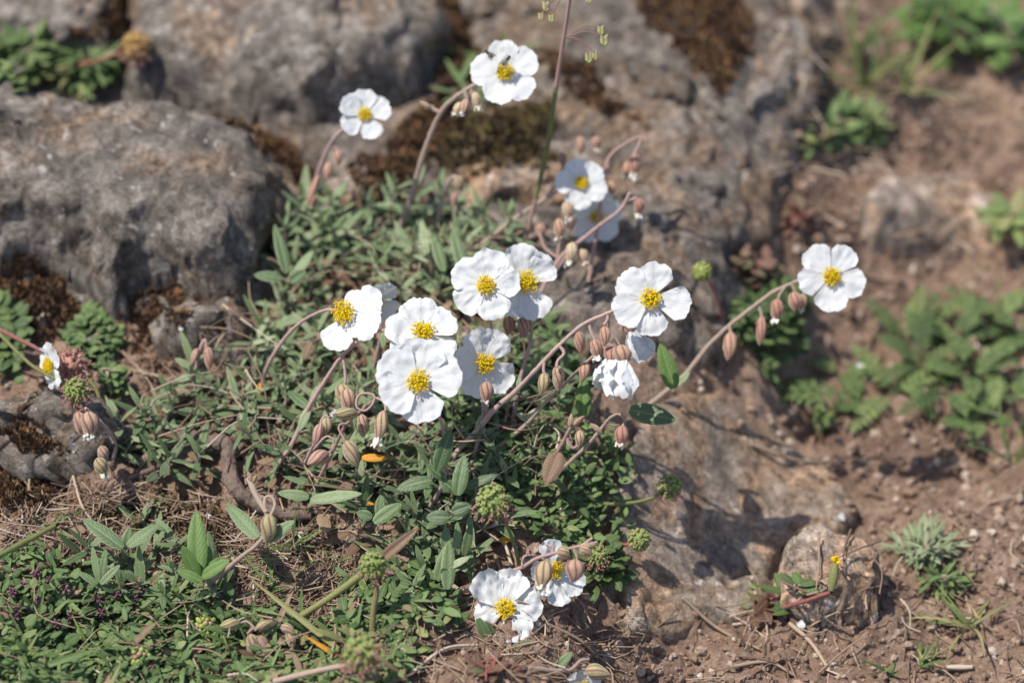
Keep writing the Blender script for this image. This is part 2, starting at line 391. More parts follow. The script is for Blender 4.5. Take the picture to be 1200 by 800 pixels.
M_SMALL = leaf_mat('small_leaf', [(0, (0.045, 0.090, 0.024)), (0.45, (0.098, 0.168, 0.050)), (0.8, (0.165, 0.240, 0.085)), (0.93, (0.26, 0.28, 0.11)), (1, (0.22, 0.12, 0.085))], sheen=0.2)
M_BURNET = leaf_mat('burnet_leaf', [(0, (0.052, 0.092, 0.028)), (0.5, (0.120, 0.180, 0.055)), (0.9, (0.215, 0.265, 0.09)), (1, (0.29, 0.26, 0.12))], rough=0.55, sheen=0.06)
M_DEAD = leaf_mat('dead_leaf', [(0, (0.14, 0.075, 0.05)), (0.5, (0.24, 0.15, 0.10)), (1, (0.33, 0.235, 0.16))], rib=(0.3, 0.2, 0.14), sheen=0.1)
M_ORANGE = leaf_mat('orange_leaf', [(0, (0.62, 0.24, 0.02)), (1, (0.72, 0.36, 0.03))], rib=(0.6, 0.3, 0.05), sheen=0.1)
M_GRASS = var_mat('grass_blade', [(0, (0.07, 0.12, 0.035)), (0.6, (0.13, 0.20, 0.06)), (0.85, (0.24, 0.24, 0.09)), (1, (0.4, 0.31, 0.16))], 0.5, 700, 0.4, 0.3, sheen=0.2, trans=0.2)
M_STRAW = var_mat('dry_straw', [(0, (0.15, 0.095, 0.07)), (0.4, (0.27, 0.185, 0.135)), (0.8, (0.38, 0.28, 0.20)), (1, (0.5, 0.42, 0.34))], 0.75, 800, 0.5, 0.4)
M_BARK = var_mat('grey_bark', [(0, (0.15, 0.105, 0.085)), (1, (0.21, 0.155, 0.13))], 0.9, 480, 0.85, 1.0, 0.0016)
M_PEBBLE = var_mat('pebble', [(0, (0.13, 0.085, 0.06)), (0.35, (0.24, 0.155, 0.11)), (0.7, (0.34, 0.25, 0.19)), (0.9, (0.45, 0.38, 0.32)), (1, (0.55, 0.52, 0.48))], 0.9, 350, 0.7, 0.8, 0.001)
M_CRUMB = var_mat('soil_crumb', [(0, (0.13, 0.083, 0.058)), (0.5, (0.26, 0.176, 0.130)), (0.85, (0.37, 0.27, 0.21)), (1, (0.50, 0.43, 0.36))], 0.95, 700, 0.6, 0.8, 0.0006)
M_MOSSB = var_mat('brown_moss', [(0, (0.075, 0.040, 0.022)), (0.5, (0.165, 0.085, 0.040)), (0.85, (0.26, 0.145, 0.065)), (1, (0.31, 0.21, 0.08))], 0.9, 600, 0.4, sheen=0.2)
M_MOSSO = var_mat('olive_moss', [(0, (0.06, 0.042, 0.02)), (0.5, (0.15, 0.10, 0.042)), (1, (0.26, 0.21, 0.075))], 0.9, 600, 0.4, sheen=0.2)
M_BURGRN = var_mat('burnet_head_green', [(0, (0.19, 0.26, 0.07)), (0.6, (0.32, 0.38, 0.12)), (1, (0.42, 0.30, 0.17))], 0.6, 1200, 0.4, sheen=0.3, trans=0.15)
M_BURPNK = var_mat('burnet_head_pink', [(0, (0.38, 0.19, 0.15)), (0.5, (0.45, 0.26, 0.20)), (1, (0.30, 0.10, 0.10))], 0.7, 1200, 0.4, sheen=0.3)
M_PURPLE = var_mat('purple_bud', [(0, (0.085, 0.026, 0.042)), (0.6, (0.16, 0.055, 0.085)), (1, (0.23, 0.13, 0.14))], 0.6, 1200, 0.4, sheen=0.3)
M_REDLEAF = leaf_mat('dull_red_leaf', [(0, (0.10, 0.045, 0.035)), (0.6, (0.20, 0.085, 0.07)), (1, (0.14, 0.15, 0.07))], sheen=0.1)
M_BURORG = var_mat('burnet_head_orange', [(0, (0.42, 0.20, 0.06)), (0.5, (0.40, 0.30, 0.09)), (1, (0.36, 0.13, 0.11))], 0.6, 1200, 0.4, sheen=0.2)
M_SPIKE = var_mat('grass_spikelet', [(0, (0.24, 0.27, 0.09)), (0.6, (0.34, 0.33, 0.15)), (1, (0.25, 0.12, 0.13))], 0.6, 1200, 0.4)
M_BUG = var_mat('dark_insect', [(0, (0.012, 0.010, 0.009)), (1, (0.05, 0.035, 0.02))], 0.3, 900, 0.3, spec=0.5)
M_WING = var_mat('insect_wing', [(0, (0.25, 0.24, 0.22)), (1, (0.3, 0.28, 0.25))], 0.3, 900, 0.3, trans=0.5)
M_SUCC = var_mat('yellow_green_floret', [(0, (0.28, 0.36, 0.08)), (0.7, (0.40, 0.45, 0.13)), (1, (0.42, 0.22, 0.20))], 0.6, 1200, 0.3, sheen=0.2, trans=0.15)
R_GREY = rock_mat('grey_lichen_rock', (1.0, 0.955, 0.92), 0.45, 0.75, 0.45, 0.0)
R_DARK = rock_mat('dark_grey_rock', (0.88, 0.84, 0.805), 0.40, 0.35, 0.6, 0.41)
R_TAN = rock_mat('tan_rock', (1.28, 1.13, 1.01), 0.75, 0.25, 0.03, 0.83)
R_PALE = rock_mat('pale_pinkish_rock', (1.62, 1.44, 1.31), 0.5, 0.4, 0.0, 1.9)
R_SLATE = rock_mat('smooth_brown_rock', (0.86, 0.81, 0.775), 0.5, 0.3, 0.3, 1.27)

# ------------------------------------------------------------------ terrain
def T0(x, y):
    x = np.asarray(x, float); y = np.asarray(y, float)
    xe = np.interp(y, [-0.30, -0.18, -0.10, -0.04, 0.02, 0.08, 0.15, 0.3], [-0.02, -0.008, 0.012, 0.042, 0.060, 0.075, 0.085, 0.09])
    k = sstep(0, 1, (x - xe) / (0.085 + 0.06*sstep(-0.02, 0.1, y)))
    left = 0.030*sstep(-0.19, -0.02, y) + 0.022*sstep(0.0, 0.2, y)
    right = -0.036 + 0.03*sstep(0.05, 0.24, y) + 0.012*sstep(0.1, 0.3, x)
    base = left*(1-k) + right*k
    fade = sstep(0.5, 1.5, np.hypot(x, y))
    return base*(1-fade) + fade*0.02*fbm(x*1.7, y*1.7, oct=3, seed=3)
def T(x, y):
    x = np.asarray(x, float); y = np.asarray(y, float)
    z = T0(x, y) + 0.006*fbm(x*22, y*22, oct=3, seed=21)
    n = fbm(x*95, y*95, oct=4, gain=0.55, seed=33)
    rid = 1 - np.abs(fbm(x*60, y*60, oct=3, seed=44))
    return z + 0.0022*n + 0.0024*(rid - 0.6) + 0.0016*np.abs(fbm(x*230, y*230, oct=2, seed=55))

ROCKS = []                             # (x0, y0, step, Z grid) of every rock for later placement
def surf(x, y):
    x = np.asarray(x, float); y = np.asarray(y, float)
    z = T(x, y)
    for x0, y0, st, Z in ROCKS:
        i = (x - x0)/st; j = (y - y0)/st
        ok = (i >= 0) & (j >= 0) & (i < Z.shape[1]-1) & (j < Z.shape[0]-1)
        zi = Z[np.clip(j, 0, Z.shape[0]-1).astype(int), np.clip(i, 0, Z.shape[1]-1).astype(int)]
        z = np.where(ok, np.maximum(z, zi), z)
    return z
def hit(px, py, fn, lift=0.0):
    px = np.atleast_1d(np.asarray(px, float)); py = np.atleast_1d(np.asarray(py, float)); lift = np.broadcast_to(np.asarray(lift, float), px.shape)
    R = FWD[None] + np.outer((px-600)*K, RGT) + np.outer((400-py)*K, UPV)
    ds = np.arange(0.92, 1.75, 0.0025)
    X = CAM[0] + R[:, 0:1]*ds; Y = CAM[1] + R[:, 1:2]*ds; Z = CAM[2] + R[:, 2:3]*ds
    below = Z < fn(X, Y) + lift[:, None]
    idx = np.argmax(below, 1); idx = np.where(below.any(1), idx, len(ds)-1)
    lo = ds[np.maximum(idx-1, 0)]; hi = ds[idx]
    for _ in range(6):
        md = (lo+hi)/2
        p = CAM + R*md[:, None]
        b = p[:, 2] < fn(p[:, 0], p[:, 1]) + lift
        hi = np.where(b, md, hi); lo = np.where(b, lo, md)
    return CAM + R*hi[:, None]
def G(px, py, lift=0.0):
    r = hit(px, py, surf, lift)
    return r[0] if np.isscalar(px) else r
def depth(p): return float(np.dot(np.asarray(p) - CAM, FWD))

def axis(a, b, st, far):
    m = list(np.arange(a, b + st/2, st)); s = st; lo = a; hi = b; L = []; H = []
    while hi < far: s *= 1.28; hi += s; H.append(hi)
    s = st
    while lo > -far: s *= 1.28; lo -= s; L.append(lo)
    return np.array(L[::-1] + m + H)
xs = axis(-0.31, 0.33, 0.0012, 6); ys = axis(-0.26, 0.36, 0.0012, 6)
X, Y = np.meshgrid(xs, ys)
Z = T(X, Y)
# crumbly lateral jitter so the soil does not read as a sheet
mb = MB(); A = np.zeros((X.size, 3))
mb.add(np.stack([X, Y, Z], -1).reshape(-1, 3), grid_faces(len(ys), len(xs)), A)
ground = kind(mb.build('ground', M_SOIL), 'structure')

# ------------------------------------------------------------------ labels that single things out
LAND = [("the twisted woody root", 290, 560), ("the frontmost big white flower", 490, 447), ("the joined white flowers", 595, 340),
        ("the lone flower over rock", 760, 348), ("the low white flower", 592, 714), ("the shaggy burnet head", 578, 590),
        ("the thick green stalk", 395, 690), ("the green cushion plant", 108, 405), ("the upright bright leaf", 230, 630),
        ("the purple budded mat", 60, 730), ("the nodding brown bud", 315, 615), ("the dark left boulder", 150, 240),
        ("the cracked tan stone", 960, 680), ("the fern leaved plant", 1100, 440), ("the far lone flower", 975, 325),
        ("the fly visited flower", 592, 85), ("the small flower near the boulder", 425, 138), ("the blurred flower pair", 690, 235),
        ("the bright green burnet head", 748, 632), ("the fallen orange leaf", 437, 536), ("the yellow tipped bud", 985, 650),
        ("the grey green tuft", 1085, 665), ("the flat tan rock", 830, 600), ("the brown moss cushion", 40, 550),
        ("the white drooping buds", 730, 435), ("the side facing flower", 60, 430), ("the pale grass tuft", 1140, 720),
        ("the broad leaved weed", 1130, 50), ("the upper boulder", 330, 70), ("the rusty moss band", 530, 70),
        ("the flower with side petals", 410, 370), ("the olive moss bank", 590, 170), ("the tall grass stem", 650, 130),
        ("the slate rock face", 800, 230), ("the rear right slab", 1090, 250), ("the dark glossy leaf", 755, 488)]
USED = set()
def lab(desc, px, py, skip=''):
    d = sorted((math.hypot(px-x, py-y), n, y) for n, x, y in LAND if n != skip)
    cand = []
    for dist, n, y in d[:5]:
        if dist < 90: cand.append('beside ' + n)
        cand.append(('in front of ' if py > y else 'behind ') + n)
    for i in range(7):
        for j in range(i+1, 8): cand.append('between ' + d[i][1] + ' and ' + d[j][1])
    for c in cand:
        t = desc + ' ' + c
        if t not in USED and len(t.split()) <= 16: USED.add(t); return t
    for c in cand:
        t = 'further ' + desc + ' ' + c
        if t not in USED and len(t.split()) <= 16: USED.add(t); return t
    return desc + ' ' + cand[0]

# ------------------------------------------------------------------ rocks
def poly_sd(px, py, poly):
    poly = np.asarray(poly, float); n = len(poly)
    d = np.full(px.shape, 1e9); ins = np.zeros(px.shape, bool)
    for i in range(n):
        a, b = poly[i], poly[(i+1) % n]
        ex, ey = b - a; wx, wy = px - a[0], py - a[1]
        t = np.clip((wx*ex + wy*ey)/(ex*ex + ey*ey + 1e-18), 0, 1)
        d = np.minimum(d, np.hypot(wx - t*ex, wy - t*ey))
        c = (a[1] > py) != (b[1] > py)
        with np.errstate(divide='ignore', invalid='ignore'):
            ins ^= c & (px < (b[0]-a[0])*(py - a[1])/(b[1]-a[1] + 1e-18) + a[0])
    return np.where(ins, d, -d)

def rock(name, poly, H, edge, mat, label, tilt=(0, 0), rough=1.0, step=0.0013, seed=0, hexp=1.0, grow=1.0, sink=0.0, facet=0.5):
    poly = np.asarray(poly, float)
    y0, y1 = poly[:, 1].min(), poly[:, 1].max()
    frac = ((y1 - poly[:, 1])/(y1 - y0 + 1e-9))**hexp
    w = hit(poly[:, 0], poly[:, 1], T0, frac*H*0.9)
    g = w[:, :2]
    c = g.mean(0); g = c + (g - c)*grow
    bx0, by0 = g.min(0) - 0.012; bx1, by1 = g.max(0) + 0.012
    gx = np.arange(bx0, bx1, step); gy = np.arange(by0, by1, step)
    X, Y = np.meshgrid(gx, gy)
    sd = poly_sd(X, Y, g) + 0.005*rough*fbm(X*45, Y*45, oct=2, seed=seed) + 0.010*rough*fbm(X*16, Y*16, oct=2, seed=seed+9)
    t = np.clip(sd/edge, 0, 1)
    prof = np.sqrt(1 - (1 - t)**2)
    base = T0(X, Y)
    ch = H*(0.86*prof + 0.14*np.clip(sd/(edge*3.5), 0, 1))
    # worn facets: steps of a tilted plane field, then weathered pits
    g2 = np.random.default_rng(seed); ext = np.abs(g - c).max(0); cap = np.full(X.shape, 1.15)
    for k in range(9):
        th = k*2.4 + g2.uniform(-0.4, 0.4); dv = np.array((np.cos(th), np.sin(th))); q = c + dv*ext*g2.uniform(0.0, 0.55)
        cap = np.minimum(cap, g2.uniform(0.94, 1.08) - g2.uniform(0.05, 0.8)*facet*((X - q[0])*dv[0] + (Y - q[1])*dv[1])/ext.max())
    ch = np.maximum(np.minimum(ch, H*cap), 0.15*H*prof)
    f1 = fbm(X*14, Y*14, oct=3, seed=seed+3); 
    fc = np.abs(fbm(X*26 + f1, Y*26, oct=3, seed=seed+5))
    zz = base + ch + tilt[0]*(X-c[0])*prof + tilt[1]*(Y-c[1])*prof
    zz += prof**3*rough*(0.0034*f1 - facet*0.007*(0.5 - fc) + 0.0030*fbm(X*85, Y*85, oct=4, gain=0.55, seed=seed+7) - 0.0025*np.abs(fbm(X*48, Y*48 + 3, oct=3, seed=seed+31)))
    pit = fbm(X*150, Y*150, oct=3, gain=0.6, seed=seed+8)
    zz += rough*0.0011*pit
    crack = np.abs(fbm(X*12 + 0.4*f1, Y*12, oct=3, seed=seed+13))
    zz -= prof*rough*0.008*np.exp(-(crack/0.016)**2)
    zz -= sink
    out = np.clip(-sd/0.006, 0, 1)
    zz = np.where(sd < 0, base - 0.004 - 0.03*out, zz)
    ROCKS.append((bx0, by0, step, np.where(sd < 0, -9, zz)))
    gz = np.gradient(zz, axis=(0, 1)); sl = np.clip(np.hypot(*gz)/step, 0, 2)
    J = 0.003*rough*sl
    Xd = X + J*fbm(X*60, Y*60, zz*90, 3, seed=seed+20); Yd = Y + J*fbm(X*60, Y*60, zz*90, 3, seed=seed+25)
    V = np.stack([Xd, Yd, zz], -1).reshape(-1, 3)
    F = grid_faces(len(gy), len(gx)); keep = (sd.reshape(-1)[F] > -0.007).any(1); F = F[keep]
    use = np.unique(F); re = np.full(len(V), -1); re[use] = np.arange(len(use))
    mb = MB(); mb.add(V[use], re[F])
    return solo(mb, name, mat, (c[0], c[1], float(T0(c[0], c[1]))), label, 'rock', 'rocks in the bank')

rock('bedrock_shelf', [(-200, -160), (990, -160), (985, 20), (960, 130), (900, 230), (880, 320), (830, 400), (700, 440), (630, 350), (480, 270), (330, 320), (280, 400), (120, 360), (-60, 330), (-200, 300)],
     0.0125, 0.016, R_SLATE, 'low shelf of bedrock showing between the boulders and moss', rough=0.8, seed=77, hexp=0.01, facet=0.15, step=0.0016)
rock('boulder', [(-110, 135), (-30, 98), (60, 96), (130, 112), (200, 112), (255, 132), (305, 155), (328, 188), (336, 225), (318, 265), (302, 300), (300, 350), (282, 385), (240, 378), (200, 345), (150, 348), (138, 372), (100, 345), (50, 310), (-20, 300), (-110, 320)],
     0.056, 0.014, R_DARK, 'large dark grey boulder with pale flecks, undercut on its near side', facet=0.28, tilt=(-0.05, 0.16), rough=0.7, seed=101, hexp=0.9)
rock('boulder', [(140, -60), (150, 40), (146, 122), (205, 146), (262, 152), (330, 172), (372, 180), (405, 160), (450, 132), (490, 112), (508, 82), (516, 40), (505, -10), (480, -70), (320, -110)],
     0.046, 0.012, R_GREY, 'big grey brown boulder with white lichen, behind the small white flower', facet=0.25, tilt=(0, 0.12), rough=0.55, seed=140, hexp=0.9)
rock('rock', [(-60, -40), (0, -60), (128, -60), (136, 0), (138, 70), (130, 118), (-60, 122)], 0.042, 0.012, R_GREY, 'grey rock behind the red stalked seed head in the corner', seed=171)
rock('rock', [(535, -70), (690, -70), (700, 20), (664, 60), (640, 30), (560, 40)], 0.02, 0.018, R_GREY, 'low grey rock behind the fly visited top flower', seed=190)
rock('rock', [(668, 60), (690, 12), (735, 8), (765, 40), (800, 80), (840, 118), (842, 140), (815, 155), (765, 148), (715, 118)], 0.026, 0.016, R_SLATE, 'rounded pinkish rock ringed by dark brown moss', seed=211)
rock('rock', [(640, 150), (720, 140), (800, 168), (850, 145), (885, 170), (880, 230), (868, 300), (830, 360), (760, 410), (690, 420), (640, 400), (632, 320), (650, 240)],
     0.016, 0.014, R_SLATE, 'smooth grey brown rock face sloping behind the blurred flower pair', seed=232, rough=0.75, facet=0.5)
rock('rock', [(840, 150), (868, 90), (885, 40), (915, 5), (950, 20), (968, 80), (960, 135), (915, 180), (880, 200)],
     0.020, 0.010, R_GREY, 'pale grey ridged rock between the moss ringed rock and the bare soil', seed=236, rough=0.9, facet=0.6)
rock('rock', [(540, 205), (600, 188), (655, 200), (660, 245), (620, 268), (560, 262), (540, 240)], 0.02, 0.012, R_TAN, 'pale tan rock below the olive moss bank', seed=250)
rock('rock', [(360, 215), (400, 195), (450, 205), (470, 250), (430, 285), (370, 275)], 0.02, 0.012, R_TAN, 'tan rock under the stem of the small white flower', seed=262)
rock('rock', [(1006, 215), (1040, 195), (1110, 200), (1160, 235), (1190, 290), (1180, 318), (1100, 312), (1030, 285)], 0.026, 0.010, R_PALE, 'flat blurred pinkish slab in the bare soil at the rear right', tilt=(0, 0.05), seed=280, rough=0.35, facet=0.12, grow=1.12)
rock('rock', [(728, 530), (770, 470), (840, 448), (900, 500), (965, 545), (1000, 590), (990, 622), (930, 645), (905, 695), (860, 725), (800, 748), (740, 735), (718, 650)],
     0.012, 0.012, R_TAN, 'broad flat tan rock crossed by flower shadows', tilt=(0, 0.06), seed=301, rough=0.34, facet=0.15)
rock('rock', [(915, 640), (960, 610), (1005, 640), (1016, 690), (1010, 722), (960, 738), (918, 728), (903, 690)], 0.036, 0.007, R_PALE, 'cracked angular tan stone behind the yellow tipped bud', seed=322, rough=0.8)
rock('rock', [(-60, 450), (20, 440), (70, 452), (105, 475), (135, 505), (110, 535), (40, 545), (-60, 540)], 0.022, 0.014, R_DARK, 'low dark grey rock under the side facing white flower', seed=340)
rock('rock', [(190, 365), (240, 345), (295, 362), (302, 400), (285, 428), (225, 430), (195, 405)], 0.026, 0.008, R_SLATE, 'small brown rock wedged below the dark left boulder', seed=352)
rock('rock', [(560, 290), (610, 262), (650, 275), (660, 320), (620, 350), (570, 335)], 0.018, 0.010, R_SLATE, 'brown rock right behind the joined white flowers', seed=377)

# ------------------------------------------------------------------ areas
def in_poly(poly, n, rng):
    poly = np.asarray(poly, float); lo, hi = poly.min(0), poly.max(0); out = np.zeros((0, 2))
    while len(out) < n:
        q = rng.uniform(lo, hi, (n*3, 2)); out = np.concatenate([out, q[poly_sd(q[:, 0], q[:, 1], poly) > 0]])
    return out[:n]

# ------------------------------------------------------------------ soil crumbs, straw litter, moss: nobody could count these
def crumbs(name, poly, n, r0, r1, mat, seed, power=2.6, sub=1):
    rng = np.random.default_rng(seed); q = in_poly(poly, n, rng); w = G(q[:, 0], q[:, 1]); mb = MB()
    w = w[w[:, 2] < T(w[:, 0], w[:, 1]) + 0.0015]
    for k in range(len(w)):
        r = r0 + (r1 - r0)*rng.random()**power
        blob(mb, w[k] + (0, 0, r*0.25), r*rng.uniform(0.6, 1.15, 3), rotm(rng), sub if r < 0.0016 else 2, rng.random(), 0, 0.4, rng.uniform(0, 50))
    return kind(mb.build(name, mat, None, smooth=False), 'stuff')
ALLP = [(-30, -30), (1230, -30), (1230, 830), (-30, 830)]
crumbs('soil_crumbs', ALLP, 9000, 0.0003, 0.0024, M_CRUMB, 5, 3.4)
crumbs('soil_crumbs', [(640, 700), (760, 760), (1230, 700), (1230, 830), (560, 830), (540, 760)], 1500, 0.0003, 0.0015, M_CRUMB, 6, 3.0)
crumbs('soil_crumbs', [(860, 120), (1230, 40), (1230, 700), (1020, 700), (900, 520)], 1500, 0.0004, 0.0024, M_CRUMB, 7, 3.2)

def litter(name, poly, n, L0, L1, seed, lift=0.002, r=0.00035):
    rng = np.random.default_rng(seed); q = in_poly(poly, n, rng); w = G(q[:, 0], q[:, 1]); mb = MB()
    for k in range(n):
        L = rng.uniform(L0, L1); a = rng.uniform(0, 2*np.pi); d = np.array((np.cos(a), np.sin(a), rng.normal(0, 0.22)))
        b = np.cross(d, (0, 0, 1))*L*rng.normal(0, 0.14); c = w[k] + (0, 0, lift*rng.random()+0.0006)
        p = [c - d*L/2, c + b + (0, 0, L*0.04), c + d*L/2]
        for i in (0, 2): p[i][2] = max(p[i][2], c[2] - 0.002)
        tube(mb, p, [r*rng.uniform(0.5, 1.3), r*0.5], 4, 3, 0, rng.random()**1.3)
    return kind(mb.build(name, M_STRAW), 'stuff')
litter('straw_litter', [(10, 585), (150, 560), (260, 600), (420, 640), (440, 720), (300, 720), (240, 660), (0, 650)], 520, 0.006, 0.024, 31)
litter('straw_litter', [(150, 420), (330, 380), (520, 380), (620, 520), (560, 650), (380, 640), (180, 560)], 420, 0.006, 0.02, 32)
litter('straw_litter', [(470, 720), (640, 660), (760, 740), (700, 830), (440, 830)], 200, 0.006, 0.024, 33)
litter('straw_litter', [(780, 720), (1020, 640), (1230, 560), (1230, 830), (760, 830)], 150, 0.005, 0.028, 34, r=0.0005)
litter('straw_litter', [(880, 230), (1050, 280), (1200, 340), (1230, 20), (960, 0)], 180, 0.006, 0.03, 35, r=0.0005)
litter('straw_litter', [(0, 560), (300, 640), (440, 720), (480, 830), (-20, 830)], 260, 0.005, 0.02, 36)

def moss(poly, n, h0, h1, mat, seed, hump=0.006):
    rng = np.random.default_rng(seed); poly = np.asarray(poly, float); pc = poly.mean(0); q = in_poly(pc + (poly - pc)*1.12, int(n*1.5), rng)
    q = q[poly_sd(q[:, 0], q[:, 1], poly) + 11*fbm(q[:, 0]/17, q[:, 1]/17, oct=3, seed=seed) > rng.normal(1, 4, len(q))][:n]; n = len(q); w = G(q[:, 0], q[:, 1]); mb = MB()
    sd = np.clip(poly_sd(q[:, 0], q[:, 1], poly)/25, 0, 1)
    hm = hump*sd*(0.6 + 0.6*fbm(w[:, 0]*120, w[:, 1]*120, oct=2, seed=seed))
    for k in range(n):
        c = w[k] + (0, 0, max(0, hm[k]) - 0.001); h = rng.uniform(h0, h1); rnd = np.clip(rng.random()*0.6 + 0.4*vnoise(c[0]*150, c[1]*150, seed=seed)*0.8 + 0.2, 0, 1)
        for j in range(5):
            a = rng.uniform(0, 2*np.pi); tl = rng.uniform(0.1, 1.0)
            d = nrm((np.cos(a)*tl, np.sin(a)*tl, 1)); s = nrm(np.cross(d, rng.normal(size=3)))*h*rng.uniform(0.10, 0.2)
            V = np.array([c - s, c + s, c + d*h*0.6 + s*1.2, c + d*h*0.6 - s*1.2, c + d*h])
            mb.add(V, [[0, 1, 2, 3]], np.array([[0, 0, rnd]]*5)); mb.add(V[2:], [[0, 1, 2]], np.array([[0, 1, rnd]]*3))
    # the cushion the tufts stand in
    c0 = in_poly(poly, max(6, n//45), rng); w0 = G(c0[:, 0], c0[:, 1])
    for k in range(len(c0)):
        r = rng.uniform(0.0015, 0.003); blob(mb, w0[k] - (0, 0, r*0.5), (r, r, r*0.8), rotm(rng), 2, rng.random()*0.4, 0, 0.35, rng.uniform(0, 40))
    return kind(mb.build('moss', mat), 'stuff')
moss([(502, -10), (545, 0), (562, 60), (545, 120), (505, 190), (470, 215), (440, 200), (470, 150), (510, 110), (520, 60)], 1100, 0.002, 0.0045, M_MOSSB, 51)
moss([(520, 150), (570, 125), (640, 125), (650, 190), (600, 195), (545, 205), (510, 190)], 1000, 0.002, 0.0045, M_MOSSO, 52)
moss([(640, 60), (690, 75), (740, 130), (760, 150), (700, 130), (655, 100)], 420, 0.002, 0.004, M_MOSSB, 53)
moss([(735, -10), (870, -10), (880, 40), (858, 90), (840, 140), (835, 100), (800, 70), (760, 30)], 1000, 0.002, 0.0045, M_MOSSB, 54)
moss([(-10, 300), (30, 300), (75, 330), (100, 375), (70, 400), (30, 400), (-10, 390)], 800, 0.0018, 0.004, M_MOSSB, 55)
moss([(-10, 500), (45, 500), (85, 530), (75, 590), (40, 600), (-10, 605)], 1300, 0.0015, 0.0035, M_MOSSB, 56, 0.010)
moss([(140, 350), (200, 330), (235, 350), (215, 390), (200, 450), (170, 440), (150, 400)], 420, 0.0015, 0.003, M_MOSSB, 57, 0.002)
moss([(100, 590), (190, 575), (270, 600), (280, 650), (180, 640), (110, 620)], 700, 0.0015, 0.0035, M_MOSSO, 58, 0.003)
moss([(255, 135), (290, 140), (345, 175), (375, 215), (350, 220), (300, 170)], 420, 0.002, 0.004, M_MOSSB, 59)
moss([(410, 190), (470, 180), (500, 230), (470, 260), (420, 240)], 380, 0.002, 0.004, M_MOSSB, 60)
moss([(130, 0), (145, 0), (145, 60), (120, 60), (60, 35), (62, 25), (110, 40)], 200, 0.002, 0.004, M_MOSSB, 61, 0.002)

# ------------------------------------------------------------------ flowers
def petal(R, half, rng, cup, wave, droop, notch):
    nu, nv = 16, 21
    t = np.linspace(0.04, 1, nu); s = np.linspace(-1, 1, nv); S, TT = np.meshgrid(s, t)
    out = 1 - 0.22*np.abs(S)**2.6 - notch*np.exp(-(S/0.12)**2)*0.5
    ph = rng.uniform(0, 6.28, 6)
    out = out + 0.014*np.sin(S*9 + ph[0]) + 0.012*np.sin(S*17 + ph[1]) + 0.010*np.sin(S*31 + ph[2])
    r = R*TT*out
    th = S*half*(1 - 0.04*TT**2)
    x = r*np.sin(th); y = r*np.cos(th)
    z = R*(cup*TT**2*0.5 - droop*TT**2.2*0.5 + 0.05*TT)
    z += R*wave*TT**1.5*(0.032*np.sin(S*4.5 + ph[3]) + 0.013*np.sin(S*11 + ph[4] + TT*2) + 0.007*np.sin(S*23 + ph[5]) + 0.03*np.sin(TT*5 + ph[1])*S)
    z += R*wave*0.085*TT*fbm(x/R*3.4 + ph[0]*9, y/R*3.4 + ph[2]*7, oct=4, gain=0.6)
    z += R*0.10*(S**2)*TT*cup
    V = np.stack([x, y, z], -1).reshape(-1, 3)
    A = np.stack([S*0.5 + 0.5, TT, np.full_like(S, rng.random())], -1).reshape(-1, 3)
    return V, grid_faces(nu, nv), A

def flower(parent, c, n, R, angles, rng, cup=0.25, half=40, wave=1.0, tilt=None, st=0.27, label=None, sizes=None, pdroop=None):
    R = R*0.95
    n = nrm(n); x = nrm(np.cross(UPV, n)); y = np.cross(n, x)      # x to the right of the photo, y up
    mb = MB()                                                     # the calyx carries the flower
    pr = [(-R*0.16, R*0.03), (-R*0.13, R*0.09), (-R*0.05, R*0.13), (0, R*0.10), (R*0.01, 0.0001)]
    lathe(mb, c - n*R*0.02, n, pr, 10, 0.3)
    for k in range(3):
        a = k*2.094 + rng.random(); d = x*math.cos(a) + y*math.sin(a)
        leaf(mb, c - n*R*0.10, d - n*0.25, n, R*0.5, R*0.30, 0.3, 0.3, rng.random())
    fl = mb.build('flower', M_BUD, parent)
    if label: fl['label'] = label
    for k, a in enumerate(angles):
        a = rad(a); u = x*math.cos(a) + y*math.sin(a); s = np.cross(u, n)
        sz = (sizes[k] if sizes else rng.uniform(0.94, 1.04))
        dr = pdroop[k] if pdroop else rng.uniform(-0.05, 0.2)
        V, F, A = petal(R*sz, rad(half + (3 if half > 40 else 1) + rng.uniform(-3, 3)), rng, cup, wave*0.8, dr, rng.uniform(0, 0.07))
        W = V[:, :1]*s + V[:, 1:2]*u + V[:, 2:]*n
        m = MB(); m.add(W + c + n*(0.00025*(k % 3)), F, A); m.build('petal', M_PETAL, fl)
    m = MB(); nst = 120
    for k in range(nst):
        q = math.sqrt((k + 0.5)/nst); th = k*2.39996 + rng.normal(0, 0.25); pol = q*1.05 + rng.normal(0, 0.08)
        d = n*math.cos(pol) + (x*math.cos(th) + y*math.sin(th))*math.sin(pol)
        L = R*st*rng.uniform(0.72, 1.08)*(0.82 + 0.22*q); b = c + n*R*0.02 + (x*math.cos(th) + y*math.sin(th))*R*0.04*q
        bend = (x*rng.normal() + y*rng.normal())*L*0.08
        tube(m, [b, b + d*L*0.55 + bend, b + d*L], [R*0.0085, R*0.0065], 4, 2, 0, 0.55 + 0.3*rng.random())
        blob(m, b + d*L, np.array((1.0, 1.5, 0.9))*R*0.023*rng.uniform(0.8, 1.25), rotm(rng), 1, rng.random())
    m.build('stamens', M_STAMEN, fl)
    m = MB(); lathe(m, c, n, [(0, R*0.04), (R*0.06, R*0.055), (R*0.12, R*0.03), (R*0.20, R*0.014), (R*0.22, R*0.028), (R*0.25, R*0.03), (R*0.265, 0.0001)], 8, 0.5)
    m.build('pistil', M_PISTIL, fl)
    return fl

